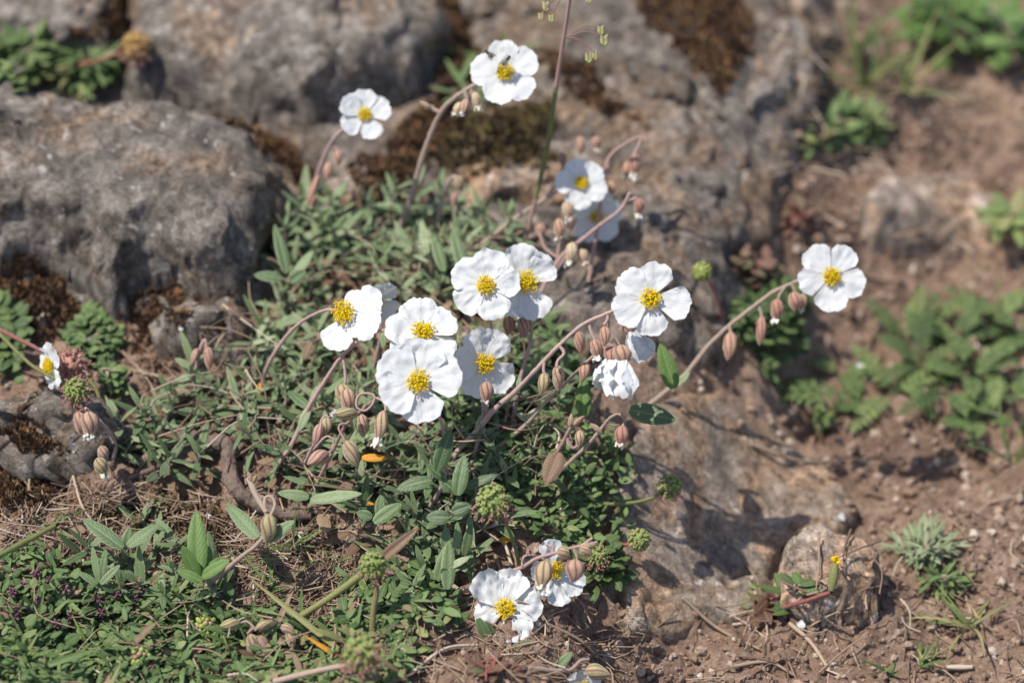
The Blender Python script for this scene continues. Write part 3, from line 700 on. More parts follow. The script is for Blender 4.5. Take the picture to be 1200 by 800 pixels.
def bud(parent, base, d, L, W, rng, tip=None, mat=None, red=False, open_=0.0):
    m = MB(); d = nrm(d)
    t = np.linspace(0, 1, 11)
    r = W/2*np.sin(np.pi*np.clip(t*0.93 + 0.05, 0, 1)**0.82)**0.8; r[0] = W*0.08; r[-1] = W*(0.03 if tip is None else 0.16)
    L = L*rng.uniform(0.98, 1.18); W = W*rng.uniform(0.86, 1.06); r = r*0.92
    lathe(m, base, d, np.stack([t*L, r], 1), 21, rng.random(), 3, 0.11, 0, 0.9 + rng.random()*0.6, rng.random()*30, 0.10)
    fuzz(m, np.linspace(base, base + d*L*0.9, 9), W*0.42, rng, 5, 0.0006)
    x = nrm(np.cross(d, (0.3, 0.4, 0.8)))
    for s in (-1, 1):
        leaf(m, base + x*s*W*0.12, d + x*s*0.45, x*s, L*0.42, W*0.16, -0.5, 0.2, rng.random(), 0, 6, 3)
    b = m.build('bud', mat or (M_BUDRED if red else M_BUD), parent)
    if tip == 'white':
        m = MB()
        for k in range(5):
            a = k*1.2566 + rng.random()*0.6; y = np.cross(d, x); o = x*math.cos(a) + y*math.sin(a)
            leaf(m, base + d*L*0.80 + o*W*0.10, d + o*rng.uniform(0.0, 0.7), o, L*rng.uniform(0.22, 0.42), W*0.42, rng.uniform(-0.8, 0.9), 0.5, rng.random(), 0, 7, 5, wav=0.2)
        m.build('petal_tip', M_CREAM, b)
    elif tip == 'petals':                      # a flower half closed and hanging: long white petals out of the sepals
        m = MB()
        for k in range(4):
            a = k*1.57 + 0.4 + rng.random()*0.4; y = np.cross(d, x); o = x*math.cos(a) + y*math.sin(a)
            V, F, A = petal(L*1.95*rng.uniform(0.9, 1.1), rad(36), rng, 0.2, 1.3, -0.1, 0.05)
            u = nrm(d + o*0.42); s = np.cross(u, o); w = nrm(np.cross(s, u))
            m.add(V[:, :1]*s + V[:, 1:2]*u - V[:, 2:]*w + base + d*L*0.35 + o*W*0.12, F, A)
        m.build('petal_tip', M_PETAL, b)
    return b

FS = 'flowering stems of the rock rose'
class Stem: pass
def fuzz(m, c, r, rng, per=5, L=0.0008):
    T_ = np.gradient(c, axis=0)
    for k in range(len(c) - 1):
        for j in range(per):
            t = nrm(T_[k]); o = nrm(np.cross(t, rng.normal(size=3))); b = c[k] + (c[k+1] - c[k])*rng.random() + o*r*0.9
            s = nrm(np.cross(o, t + 0.2))*0.00005; e = b + (o + t*rng.normal(0, 0.4))*L*rng.uniform(0.5, 1.1)
            m.add(np.array([b - s, b + s, e]), [[0, 1, 2]], np.array([[0, 0.5, 0.5]]*3))
def stem_thing(label, pts, d_end, r=(0.00085, 0.0006), mat=None, name='flowering_stem', cat='flowering stem', group=FS, peds=(), base=None, ease=1.0, d0=None, nodes=True, grow=1.0):
    """pts: the stem in photo pixels from the ground up; peds: pedicels [(pixel points), depth shift] that leave it"""
    pts = np.asarray(pts, float)
    b = G(float(pts[0, 0]), float(pts[0, 1])) if d0 is None else P(pts[0, 0], pts[0, 1], d0)
    db = depth(b)
    cl = np.concatenate([[0], np.cumsum(np.linalg.norm(np.diff(pts, axis=0), axis=1))]); cl /= cl[-1]
    dd = db + (d_end - db)*cl**ease
    t = thing(name, b, label, cat, group)
    W = np.array([P(p[0], p[1], d) for p, d in zip(pts, dd)])
    m = MB(); rng = np.random.default_rng(int(pts.sum()*7) % 99991)
    W[1:-1] += rng.normal(0, 0.00035, (len(W) - 2, 3)); rb = r[0]*0.9; re = r[-1]*0.85
    c = tube(m, W, [rb, (rb*0.7 + re*0.3)*1.08, rb*0.5 + re*0.5, re*1.06, re], 8, 9, 0, rng.random(), 0.22, 3)
    fuzz(m, c, rb, rng)
    s = Stem(); s.t = t; s.rng = rng; s.mb = m; s.mat = mat or M_STEM
    def at(px, py):
        k = np.argmin([np.hypot(*(pts_ - (px, py))) for pts_ in s.pp]); return s.pd[k]
    s.pp = spline(pts, 7); s.pd = np.interp(np.linspace(0, 1, len(s.pp)), np.linspace(0, 1, len(dd)), dd) if len(pts) > 2 else np.linspace(dd[0], dd[-1], len(s.pp))
    s.at = at
    for q in peds:
        sh = q[1] if len(q) > 1 else 0.0; q = q[0]; d = at(*q[0])
        Q = [P(x, y, d + sh*i/(len(q)-1)) for i, (x, y) in enumerate(q)]
        tube(m, Q, [r[-1]*0.85, r[-1]*0.7], 6, 5, 0, rng.random())
    return s
def seal(s):
    s.o = s.mb.build('stem', s.mat, s.t); return s
def sbud(s, bx, by, L, W, dx, dy, d=None, tip=None, red=False, toward=0.25, mat=None):
    """a bud whose base is at pixel (bx,by), L and W in pixels, pointing (dx right, dy down) in the photo"""
    if d is None: d = s.at(bx, by)
    v = nrm((dx, -dy)); dr = RGT*v[0] + UPV*v[1] - FWD*toward*s.rng.uniform(-0.3, 1)
    return bud(s.t, P(bx, by, d), dr, L*d*K, W*d*K, s.rng, tip, mat, red)
def sleaf(s, bx, by, tx, ty, w, d=None, dt=0.0, mat=None, bend=0.25, fold=0.3, roll=0.0, rnd=None):
    if d is None: d = s.at(bx, by)
    b = P(bx, by, d); e = P(tx, ty, d + dt); v = e - b; L = np.linalg.norm(v)*1.03
    up = nrm(-FWD*0.8 + np.array((0, 0, 0.6)) + RGT*roll)
    m = MB(); leaf(m, b, v + up*L*bend*0.4, up, L, w*d*K, bend, fold, s.rng.random() if rnd is None else rnd, 0, 11, 7)
    return m.build('leaf', mat or M_LEAF, s.t)
def sflower(s, px, py, d, R, nx, ny, angles, **k):
    return flower(s.t, P(px, py, d), cam_dir(nx, ny), R*d*K, angles, s.rng, **k)

# front flower and its curled cluster of buds
s = stem_thing('foremost big open white flower with its shadowed lower petal', [(500, 600), (520, 560), (516, 500), (492, 455)], 1.061, (0.0009, 0.0007), ease=0.7)
seal(s); sflower(s, 490, 447, 1.060, 53, 0.03, 0.10, [84, 148, 208, 276, 16], cup=0.14, half=45)
s = stem_thing('pink bud stem curled at its tip, striped buds clustered below the front flower',
    [(362, 585), (376, 556), (392, 524), (406, 497), (420, 484), (440, 467)], 1.065, (0.0009, 0.0006),
    peds=[([(440, 467), (436, 462), (424, 461), (418, 468), (419, 478), (428, 481), (436, 474), (439, 467)],), ([(419, 484), (410, 485), (403, 484)], -0.002), ([(408, 496), (399, 497), (397, 503), (401, 510), (404, 516)], -0.003), ([(441, 466), (449, 470), (452, 478), (450, 484)], -0.003), ([(388, 533), (391, 516), (386, 512)],)])
seal(s)
sbud(s, 419, 484, 29, 17, -1, 0.02, 1.063, 'white'); sbud(s, 405, 516, 33, 20, 0.45, 1, 1.062); sbud(s, 450, 481, 33, 17, -0.22, 1, 1.062, 'white'); sbud(s, 424, 485, 26, 15, 0.05, 1, 1.072)
sleaf(s, 364, 586, 422, 578, 15, 1.075, -0.006, roll=0.1, rnd=0.75); sleaf(s, 362, 582, 326, 577, 13, 1.075, 0.0, rnd=0.5); sleaf(s, 398, 540, 402, 520, 5, 1.068, rnd=0.6)
s = stem_thing('thin bud stem with greenish buds and a curled tip beside the pink bud stem', [(352, 556), (362, 532), (372, 508), (376, 496)], 1.072, (0.0008, 0.0006),
    peds=[([(372, 510), (378, 490), (384, 488), (384, 494)],), ([(364, 530), (381, 512), (389, 514), (392, 522), (386, 530)],)])
seal(s); sbud(s, 377, 496, 26, 14, -0.35, 1, 1.071); sbud(s, 384, 489, 19, 15, -0.2, 1, 1.073); sbud(s, 385, 530, 25, 19, -1, 0.55, 1.070); sbud(s, 408, 455, 26, 20, -0.05, 1, 1.076)
# flower behind the front one
s = stem_thing('slanting stem with a white flower tipped skyward, part hidden by the front flower',
    [(312, 562), (340, 522), (364, 474), (382, 446), (402, 416), (426, 394), (448, 388), (470, 392), (492, 392)], 1.078, (0.0011, 0.0007), peds=[([(402, 418), (404, 432), (405, 446), (402, 452)],)])
seal(s); sbud(s, 402, 450, 26, 21, 0.0, 1, 1.082); sleaf(s, 365, 472, 372, 452, 7, rnd=0.95); sleaf(s, 362, 478, 338, 458, 12, None, 0.01); sleaf(s, 362, 478, 350, 505, 11)
sleaf(s, 450, 388, 449, 408, 8, rnd=0.8)
sflower(s, 495, 391, 1.077, 48, 0.16, 0.48, [95, 30, 170, 230, 310], cup=0.12, half=41, st=0.30)
# flower to the right of the front one, half in shade
s = stem_thing('sideways white flower tucked behind the front flower, a brown bud before it', [(548, 560), (560, 520), (566, 480), (563, 430)], 1.095, (0.0009, 0.0007), ease=0.8, peds=[([(566, 480), (572, 462), (570, 448)], -0.012)])
seal(s); sflower(s, 566, 425, 1.092, 45, 0.42, -0.05, [110, 60, 180, 250, 322], cup=0.2, half=40, st=0.30); sbud(s, 571, 447, 25, 18, -0.1, 1, 1.078, 'white')
# the joined pair
s = stem_thing('open white flower overlapping its neighbour, the nearer of the joined pair', [(560, 520), (572, 460), (577, 400), (570, 340)], 1.098, (0.0009, 0.0007), ease=0.8)
seal(s); sflower(s, 570, 335, 1.096, 45, -0.08, 0.12, [80, 150, 218, 290, 10], cup=0.14, half=39)
s = stem_thing('white flower facing aside with spread stamens, rear one of the joined pair', [(600, 500), (612, 440), (622, 390), (614, 335)], 1.108, (0.0009, 0.0007), ease=0.8, peds=[([(617, 378), (604, 376), (597, 372)],), ([(618, 376), (612, 372)],)])
seal(s); sflower(s, 614, 331, 1.106, 47, 0.34, 0.08, [100, 38, 170, 235, 290], cup=0.2, half=39, st=0.34); sbud(s, 597, 370, 22, 16, -0.1, 1, 1.11, red=True); sbud(s, 612, 370, 24, 16, 0.1, 1, 1.108)
# flower with side petals
s = stem_thing('reddish stem leading to a white flower seen from the side, stamens spread to the front',
    [(302, 466), (318, 428), (336, 395), (356, 376), (382, 364), (402, 366)], 1.092, (0.0010, 0.0007), mat=M_STEM)
seal(s); sflower(s, 406, 368, 1.090, 46, -0.40, 0.22, [28, 78, -20, 255, 322], cup=0.1, half=36, st=0.36, sizes=[1.1, 0.75, 1.15, 1.05, 0.8], pdroop=[0.2, 0.9, 0.1, 0.0, 0.2])
s = stem_thing('shaded white flower seen from behind, petals folded over the side flower', [(430, 455), (440, 420), (446, 380), (440, 352)], 1.112, (0.0008, 0.0006))
seal(s); sflower(s, 440, 354, 1.110, 31, 0.55, -0.45, [60, 130, 200, 270, 340], cup=0.5, half=40)
# lone flower over rock with its long stem
s = stem_thing('long pink stem with hanging buds, crowned by the lone white flower over rock',
    [(518, 558), (540, 528), (560, 504), (580, 478), (602, 458), (630, 430), (658, 402), (684, 380), (714, 366), (740, 356), (758, 352)], 1.068, (0.0012, 0.0008),
    peds=[([(638, 422), (637, 434), (640, 440)],), ([(656, 405), (661, 414), (654, 422), (652, 430)], -0.002), ([(690, 377), (693, 388), (697, 397)],), ([(712, 366), (712, 374), (708, 380)],), ([(715, 366), (713, 378), (720, 392), (728, 408)], 0.004), ([(722, 364), (732, 372), (735, 378)], 0.006)])
seal(s)
sbud(s, 640, 436, 24, 15, -0.25, 1); sbud(s, 653, 428, 30, 16, 0.05, 1); sbud(s, 697, 397, 23, 16, 0.1, 1, None, 'white', True); sbud(s, 709, 382, 23, 14, -0.05, 1, None, None, True)
sbud(s, 729, 404, 26, 24, -0.04, 1, 1.072, 'petals', True); sbud(s, 718, 406, 22, 19, -0.2, 1, 1.078, 'petals', True); sbud(s, 733, 374, 22, 16, 0.45, 1, 1.079, 'petals', True); sbud(s, 678, 388, 26, 14, 0.1, 1, 1.10, None, True)
sleaf(s, 607, 455, 609, 441, 6, rnd=0.9); sleaf(s, 560, 504, 564, 486, 8, rnd=0.9); sleaf(s, 664, 397, 672, 388, 5, rnd=0.8)
sflower(s, 762, 350, 1.066, 49, 0.0, 0.02, [76, 143, 206, 272, 350], cup=0.12, half=36, wave=0.7)
# its parallel stem
s = stem_thing('plain tan stem running parallel behind the long pink stem, ending in red buds', [(566, 536), (586, 522), (614, 495), (640, 470), (664, 446), (690, 422), (712, 404)], 1.090, (0.0010, 0.0007), mat=M_STEMTAN)
seal(s); sleaf(s, 618, 492, 632, 478, 10, rnd=0.95); sleaf(s, 618, 492, 606, 484, 8, rnd=0.9); sbud(s, 712, 402, 26, 17, 0.2, 1, 1.092, None, True); sbud(s, 688, 424, 22, 14, -0.3, 1, 1.092, None, True)
# low bud stems
s = stem_thing('short stem with a withered tip and small bud, beside the white tipped bud', [(636, 568), (648, 540), (660, 516), (668, 502), (677, 494)], 1.085, (0.0009, 0.0008), peds=[([(664, 512), (670, 524), (676, 522), (679, 508)],)])
seal(s); sbud(s, 680, 504, 20, 13, -0.1, 1, 1.084); sbud(s, 672, 498, 16, 8, 0.7, -0.6, 1.085); sbud(s, 668, 500, 14, 7, 0.1, -1, 1.085); sleaf(s, 655, 530, 640, 566, 24, 1.088, -0.004, M_DEAD, rnd=0.35)
s = stem_thing('tan stem hooked over at its tip, one white tipped bud hanging from it', [(622, 575), (650, 556), (676, 532), (692, 516), (710, 496), (716, 488), (724, 485), (731, 490), (730, 499)], 1.076, (0.0009, 0.0006), mat=M_STEMTAN, peds=[([(711, 496), (720, 498), (726, 497)],), ([(704, 505), (698, 498)],)])
seal(s); sbud(s, 730, 498, 22, 18, -0.15, 1, 1.076, 'white', True); sbud(s, 706, 508, 18, 7, -0.8, -0.7, 1.077)
# far lone flower
s = stem_thing('arching brown stem with red hanging buds, carrying the far lone white flower', [(758, 476), (780, 462), (802, 440), (826, 408), (852, 384), (878, 362), (904, 344), (928, 330), (950, 324), (968, 324)], 1.128, (0.0012, 0.0009), mat=M_STEMTAN,
    peds=[([(855, 382), (857, 392)],), ([(888, 356), (892, 366), (893, 374)],), ([(922, 334), (914, 345), (912, 352)],), ([(928, 331), (932, 342)],)])
seal(s); sbud(s, 857, 389, 30, 18, -0.15, 1, 1.135, None, True); sbud(s, 893, 370, 32, 13, -0.1, 1, 1.13, None, True); sbud(s, 911, 350, 26, 17, -0.1, 1, 1.13, 'white', True); sbud(s, 931, 342, 24, 18, 0.0, 1, 1.126, None, True); sbud(s, 941, 344, 18, 12, -0.1, 1, 1.13, 'white')
sleaf(s, 790, 455, 774, 404, 22, 1.10, 0.0, M_LEAFBR, rnd=0.5); sleaf(s, 738, 480, 790, 492, 26, 1.10, -0.004, M_LEAFDK, rnd=0.6); sleaf(s, 792, 452, 808, 436, 9, 1.115, 0, rnd=0.8)
sflower(s, 974, 324, 1.124, 44, 0.02, 0.06, [56, 128, 192, 268, 342], cup=0.12, half=36, wave=0.6)
# fly visited flower at the top
s = stem_thing('tall tan stem and the topmost white flower, visited by two small flies', [(462, 296), (470, 262), (482, 228), (495, 190), (503, 160), (516, 132), (530, 116), (545, 106), (570, 96), (588, 88)], 1.128, (0.0014, 0.0010), mat=M_STEMTAN, peds=[([(516, 132), (508, 128), (506, 124)],), ([(545, 107), (548, 116)],), ([(553, 104), (554, 112)],)])
seal(s); sbud(s, 548, 116, 20, 12, -0.4, 1, 1.13, 'white'); sbud(s, 541, 120, 16, 11, -0.5, 0.8, 1.135, 'white', mat=M_BUDPALE); sbud(s, 556, 108, 20, 12, 0.2, 1, 1.13, 'white', mat=M_BUDPALE); sbud(s, 506, 128, 16, 8, -0.8, -0.5, 1.13)
sflower(s, 592, 86, 1.126, 42, -0.04, 0.16, [96, 30, 318, 252, 172], cup=0.12, half=38, wave=0.5)
TOPC = P(592, 86, 1.126); TOPN = cam_dir(-0.04, 0.16)
# small flower near the boulder
s = stem_thing('short stem with pinkish buds and the smallest white flower, in front of the upper boulder', [(350, 256), (360, 232), (370, 206), (382, 180), (395, 160), (414, 144), (424, 138)], 1.150, (0.0012, 0.0009), peds=[([(390, 168), (396, 176)],), ([(378, 190), (388, 196)],)])
seal(s); sbud(s, 396, 176, 17, 12, 0.0, 1, 1.15, None, True); sbud(s, 385, 190, 22, 11, -0.1, 1, 1.155, None, True); sbud(s, 374, 205, 36, 9, -0.4, 1, 1.155, None, True); sbud(s, 366, 228, 18, 11, 0.1, 1, 1.16, None, True)
sflower(s, 427, 135, 1.148, 33, 0.14, 0.14, [22, 90, 148, 215, 292], cup=0.2, half=37, wave=0.6)
# blurred pair and their buds
s = stem_thing('blurred stem with the upper white flower of the blurred pair', [(520, 332), (548, 300), (576, 276), (604, 256), (640, 232), (664, 220), (676, 216)], 1.158, (0.0011, 0.0008), mat=M_STEMTAN, peds=[([(640, 232), (652, 214), (660, 192), (658, 180)],)])
seal(s); sflower(s, 681, 215, 1.155, 33, 0.05, 0.12, [105, 40, 178, 258, 335], cup=0.16, half=38, wave=0.6); sbud(s, 658, 178, 18, 11, 0.1, 1, 1.16, None, True)
s = stem_thing('shaded white flower hidden below the blurred upper one', [(640, 330), (668, 295), (690, 268), (697, 252)], 1.175, (0.0010, 0.0008))
seal(s); sflower(s, 698, 253, 1.172, 34, 0.25, -0.25, [20, 90, 160, 235, 310], cup=0.3, half=38, wave=0.6)
s = stem_thing('leaning stem with cream tipped buds in front of the blurred flower pair', [(608, 408), (624, 366), (642, 326), (660, 298), (684, 278), (706, 262), (726, 246), (738, 226)], 1.140, (0.0011, 0.0008),
    peds=[([(652, 310), (656, 280), (655, 262)],), ([(660, 298), (672, 290)],), ([(733, 236), (746, 232)],), ([(655, 303), (640, 292), (632, 272)],)])
seal(s); sbud(s, 655, 256, 22, 15, 0.0, 1, 1.14, 'white', True); sbud(s, 668, 250, 18, 14, 0.1, 1, 1.15, None); sbud(s, 672, 284, 24, 16, -0.2, 1, 1.14, 'white', mat=M_BUDPALE); sbud(s, 681, 292, 18, 14, 0.3, 1, 1.142, 'white', mat=M_BUDPALE); sbud(s, 749, 232, 20, 14, -0.05, 1, 1.15, 'white', True); sbud(s, 632, 262, 18, 14, 0.1, 1, 1.16, None, True); sbud(s, 664, 236, 20, 16, 0.1, 1, 1.15, 'white', mat=M_BUDPALE)
s = stem_thing('thin blurred stem with two orange buds hanging from its hooked end', [(690, 330), (700, 270), (706, 215), (714, 186), (732, 170), (750, 160), (757, 166)], 1.165, (0.0009, 0.0007), peds=[([(752, 161), (746, 176), (742, 184)],), ([(712, 190), (714, 208)],)])
seal(s); sbud(s, 745, 180, 24, 15, -0.1, 1, 1.165, 'white', True); sbud(s, 737, 188, 20, 14, -0.2, 1, 1.17, 'white', True); sbud(s, 716, 212, 18, 11, 0.1, 1, 1.165, 'white', True); sbud(s, 697, 160, 16, 13, 0.2, 1, 1.18, 'white', True); sbud(s, 680, 160, 20, 13, 0, 1, 1.18, None, True)
s = stem_thing('short curled stem with one round bud behind the leaf mat', [(510, 296), (514, 260), (520, 232), (524, 214), (530, 206), (537, 210)], 1.165, (0.0011, 0.0008), peds=[([(521, 228), (532, 236), (534, 248)],)])
seal(s); sbud(s, 536, 206, 18, 14, 0.2, 0.8, 1.165); sbud(s, 532, 226, 14, 9, 0.0, 1, 1.17)
# low flowers on the bank
s = stem_thing('low white flower at the edge of the bank, lit petals spread flat', [(512, 664), (536, 690), (556, 694), (578, 704), (590, 712)], 1.070, (0.0010, 0.0008), mat=M_STEMTAN, ease=0.6)
seal(s); sflower(s, 591, 714, 1.068, 48, 0.12, 0.30, [128, 75, 196, 296, 12], cup=0.18, half=38, wave=1.5, st=0.28, sizes=[1.12, 1.05, 0.8, 0.95, 1.0], pdroop=[-0.2, -0.1, 0.5, 0.0, 0.1])
sleaf(s, 512, 680, 528, 634, 16, 1.074, 0.0, rnd=0.45)
s = stem_thing('woolly bud stem with plump striped buds hanging over the rear low flower', [(588, 672), (610, 664), (630, 655), (652, 646), (672, 640), (690, 638)], 1.056, (0.0009, 0.0007), d0=1.075,
    peds=[([(612, 663), (614, 652), (624, 650), (630, 654)],), ([(636, 654), (646, 650), (648, 642), (640, 638)],), ([(672, 640), (676, 650), (676, 656)],), ([(686, 638), (700, 635)],), ([(682, 639), (694, 630)],), ([(684, 638), (698, 642)],)])
seal(s); sbud(s, 641, 656, 32, 22, -0.25, 1, 1.054, 'white'); sbud(s, 676, 655, 28, 24, -0.2, 1, 1.052); sbud(s, 654, 642, 18, 16, 0.6, 0.5, 1.058); sbud(s, 680, 640, 16, 14, 0.5, 0.4, 1.056); sbud(s, 684, 642, 14, 8, 0.9, -0.3, 1.056)
s = stem_thing('rear low white flower with upright petal, partly behind plump buds', [(606, 705), (622, 690), (640, 672), (646, 668)], 1.076, (0.0009, 0.0008), ease=0.7)
seal(s); sflower(s, 648, 668, 1.074, 40, 0.36, 0.12, [98, 182, 232, 282, 325], cup=0.2, half=30, wave=1.4, st=0.30, sizes=[0.98, 0.8, 0.9, 1.12, 1.1])
s = stem_thing('creeping stem tip with a papery bud at the bottom edge', [(620, 782), (645, 786), (668, 784), (680, 776), (690, 772)], 1.060, (0.0010, 0.0008), mat=M_STEMTAN)
seal(s); sbud(s, 686, 784, 28, 20, 1, 0.2, 1.058); sleaf(s, 650, 785, 670, 764, 12, 1.06, rnd=0.4); sleaf(s, 622, 782, 622, 756, 10, 1.062, rnd=0.4); sleaf(s, 622, 782, 590, 762, 12, 1.064, rnd=0.5)
sflower(s, 684, 800, 1.062, 22, 0.1, -0.3, [90, 162, 234, 306, 18], cup=0.3, half=36)
# nodding bud bottom left
s = stem_thing('grey stem looped at its end around a nodding brown bud', [(232, 694), (262, 668), (284, 652), (302, 638), (314, 622)], 1.060, (0.0011, 0.0009), mat=M_STEMTAN, ease=0.6, d0=1.075)
s.mb.n += 0
tube(s.mb, [P(312, 604, 1.061), P(310, 590, 1.062), P(312, 582, 1.063), P(319, 583, 1.063), P(322, 592, 1.062), P(316, 606, 1.060)], [0.0007, 0.0006], 6, 6, 0, 0.3)
tube(s.mb, [P(312, 600, 1.061), P(300, 580, 1.064), P(294, 566, 1.066), P(290, 560, 1.067)], [0.0009, 0.0012, 0.0008], 7, 6, 0, 0.2)
seal(s); sbud(s, 316, 602, 30, 22, -0.1, 1, 1.059); sleaf(s, 302, 630, 266, 590, 18, 1.062, 0.012, rnd=0.35); sleaf(s, 312, 634, 344, 610, 15, 1.061, 0.0, rnd=0.55); sbud(s, 296, 566, 14, 7, -0.4, -1, 1.066); sbud(s, 296, 566, 12, 6, 0.5, -1, 1.066)
# little plant by the brown rock
s = stem_thing('small upright stem topped by whorled leaves and two pinkish buds beside the wedged rock', [(221, 468), (224, 448), (228, 426), (236, 404)], 1.125, (0.0011, 0.0008), peds=[([(236, 404), (240, 398), (242, 406)],)])
seal(s); sbud(s, 243, 406, 24, 13, 0.1, 1, 1.125, None, True); sbud(s, 232, 408, 20, 10, -0.4, 1, 1.125)
for a in ((228, 432, 205, 420), (228, 432, 252, 444), (226, 426, 212, 388), (229, 428, 244, 414), (226, 440, 206, 446), (228, 436, 234, 458)): sleaf(s, *a, 9, rnd=0.7)
# side facing flower from the left edge
s = stem_thing('red stem from the left edge with the side facing white flower', [(-14, 380), (4, 388), (30, 400), (52, 411), (64, 420)], 1.106, (0.0010, 0.0008), mat=M_STEMRED, d0=1.12)
seal(s); sflower(s, 62, 428, 1.104, 31, -0.86, -0.1, [90, 30, 150, 250, 300], cup=0.15, half=40, st=0.42)
s = stem_thing('knot of cream and dark withered buds under the pink burnet head', [(132, 540), (136, 520), (124, 502), (108, 486), (100, 478)], 1.090, (0.0009, 0.0007), peds=[([(112, 530), (106, 520), (112, 512), (120, 514), (122, 524)],)])
seal(s); sbud(s, 92, 482, 24, 16, 0.1, 1, 1.092); sbud(s, 104, 482, 30, 24, 0.05, 1, 1.09, 'white'); sbud(s, 114, 536, 24, 18, 0.4, 1, 1.088, 'white'); sbud(s, 118, 522, 20, 15, 0.3, 1, 1.09)
s = stem_thing('dried stem with a cluster of papery withered buds in the low herbs', [(340, 748), (320, 742), (300, 738), (290, 742)], 1.056, (0.0008, 0.0006), mat=M_STEMTAN, d0=1.062, peds=[([(300, 738), (290, 728), (280, 730)],), ([(312, 740), (322, 734), (334, 736)],)])
seal(s)
for a in ((294, 742, 30, 17, 0.1, 1), (304, 744, 26, 14, 0.5, 1), (282, 730, 22, 16, -1, 0.1), (300, 736, 24, 12, 0.9, -0.4), (338, 738, 22, 13, 0.3, 1), (330, 732, 20, 14, 0.8, 0.5)): sbud(s, *a, 1.056, None, False, 0.4, None if a[0] != 304 else M_STRAW)

# two small flies on the top flower
def fly(px, py, L, ang, label):
    c = P(px, py, 1.120); u = nrm(RGT*math.cos(ang) + UPV*math.sin(ang) - TOPN*0.0); n = TOPN; s = np.cross(u, n); L = L*1.12*K
    t = thing('fly', c, label, 'insect', 'flies on the top flower'); m = MB(); M = np.stack([s, u, n], 1)
    blob(m, c + u*L*0.22 + n*L*0.25, (L*0.15, L*0.2, L*0.15), M, 2, 0.3); blob(m, c - u*L*0.15 + n*L*0.24, (L*0.14, L*0.3, L*0.12), M, 2, 0.8)
    m.build('body', M_BUG, t)
    m = MB(); blob(m, c + u*L*0.46 + n*L*0.24, (L*0.14, L*0.10, L*0.12), M, 2, 0.1); m.build('head', M_BUG, t)
    for q in (-1, 1):
        m = MB(); leaf(m, c + n*L*0.36 + s*q*L*0.05 + u*L*0.15, -u + s*q*0.35, n, L*0.75, L*0.28, 0.1, 0, 0.5, 0, 7, 3); m.build('wing', M_WING, t)
        for i in (-1, 0, 1):
            m = MB(); b = c + u*L*(0.2 + 0.12*i) + n*L*0.18; tube(m, [b, b + s*q*L*0.25 + n*L*0.06 + u*L*0.1*i, b + s*q*L*0.42 - n*L*0.16 + u*L*0.18*i], [L*0.03, L*0.015], 4, 3, 0, 0); m.build('leg', M_BUG, t)
fly(574, 65, 13, 2.4, 'small dark fly on the upper left petal of the topmost flower')
fly(593, 73, 15, 0.9, 'small dark fly feeding on the yellow stamens of the topmost flower')

# ------------------------------------------------------------------ leafy shoots of the rock rose
SHG = 'leafy shoots of the leaf mat'
def shoot(px, py, rng, L=0.015, W=0.0036, pairs=4, H=0.014, mat=None, tone=None, lean=0.6, each=True, label=None, droop=0.35):
    b = G(px, py, -0.001); mat = mat or M_LEAF
    a = rng.uniform(0, 2*np.pi); d = nrm((np.cos(a)*lean*rng.random(), np.sin(a)*lean*rng.random() - 0.12, 1.0))
    tone = rng.choice([0, 1, 2]) if tone is None else tone
    word = ('dark green', 'grey green', 'pale grey green')[tone]
    size = 'small' if L < 0.0125 else ('large' if L > 0.0165 else 'mid sized')
    t = thing('leafy_shoot', b, label or lab(size + ' ' + word + ' leafy shoot', px, py), 'leafy shoot', SHG)
    m = MB(); c = [b - d*0.002, b + d*H*0.5 + rng.normal(0, 0.0008, 3), b + d*H]; cc = tube(m, c, [0.0007, 0.0004], 6, 4, 0, rng.random()); m.build('stem', M_STEMTAN, t)
    x = nrm(np.cross(d, rng.normal(size=3))); y = np.cross(d, x); fm = MB()
    for k in range(pairs):
        f = (k + 0.6)/pairs; p = b + (c[2] - b)*f; ang = k*1.571 + rng.normal(0, 0.25)
        for q in (0, np.pi):
            o = x*math.cos(ang + q) + y*math.sin(ang + q); el = 0.10 + 0.62*f + rng.normal(0, 0.22)
            ld = nrm(o*math.cos(el) + d*math.sin(el)); s = (1.05 - 0.45*f**2)*rng.uniform(0.75, 1.15)
            up = nrm(d - o*0.4 + np.array((0, 0, 0.4)))
            mm = MB() if each else fm
            leaf(mm, p, ld, up, L*1.18*s, W*0.86*s*rng.uniform(0.8, 1.2), droop*rng.uniform(-0.2, 1.3), rng.uniform(0.2, 0.42), np.clip(0.12 + 0.33*tone + rng.normal(0, 0.12), 0, 1), 0, 9, 7, 0.8, rng.normal(0, 0.25))
            if each: mm.build('leaf', mat, t)
    for k in range(2):                                            # the youngest leaves still upright
        o = x*math.cos(k*3.1) + y*math.sin(k*3.1); leaf(fm, c[2], nrm(d + o*0.3), o*-1, L*0.45, W*0.5, 0.1, 0.4, 0.95, 0, 7, 5)
    fm.build('foliage', mat, t); return t

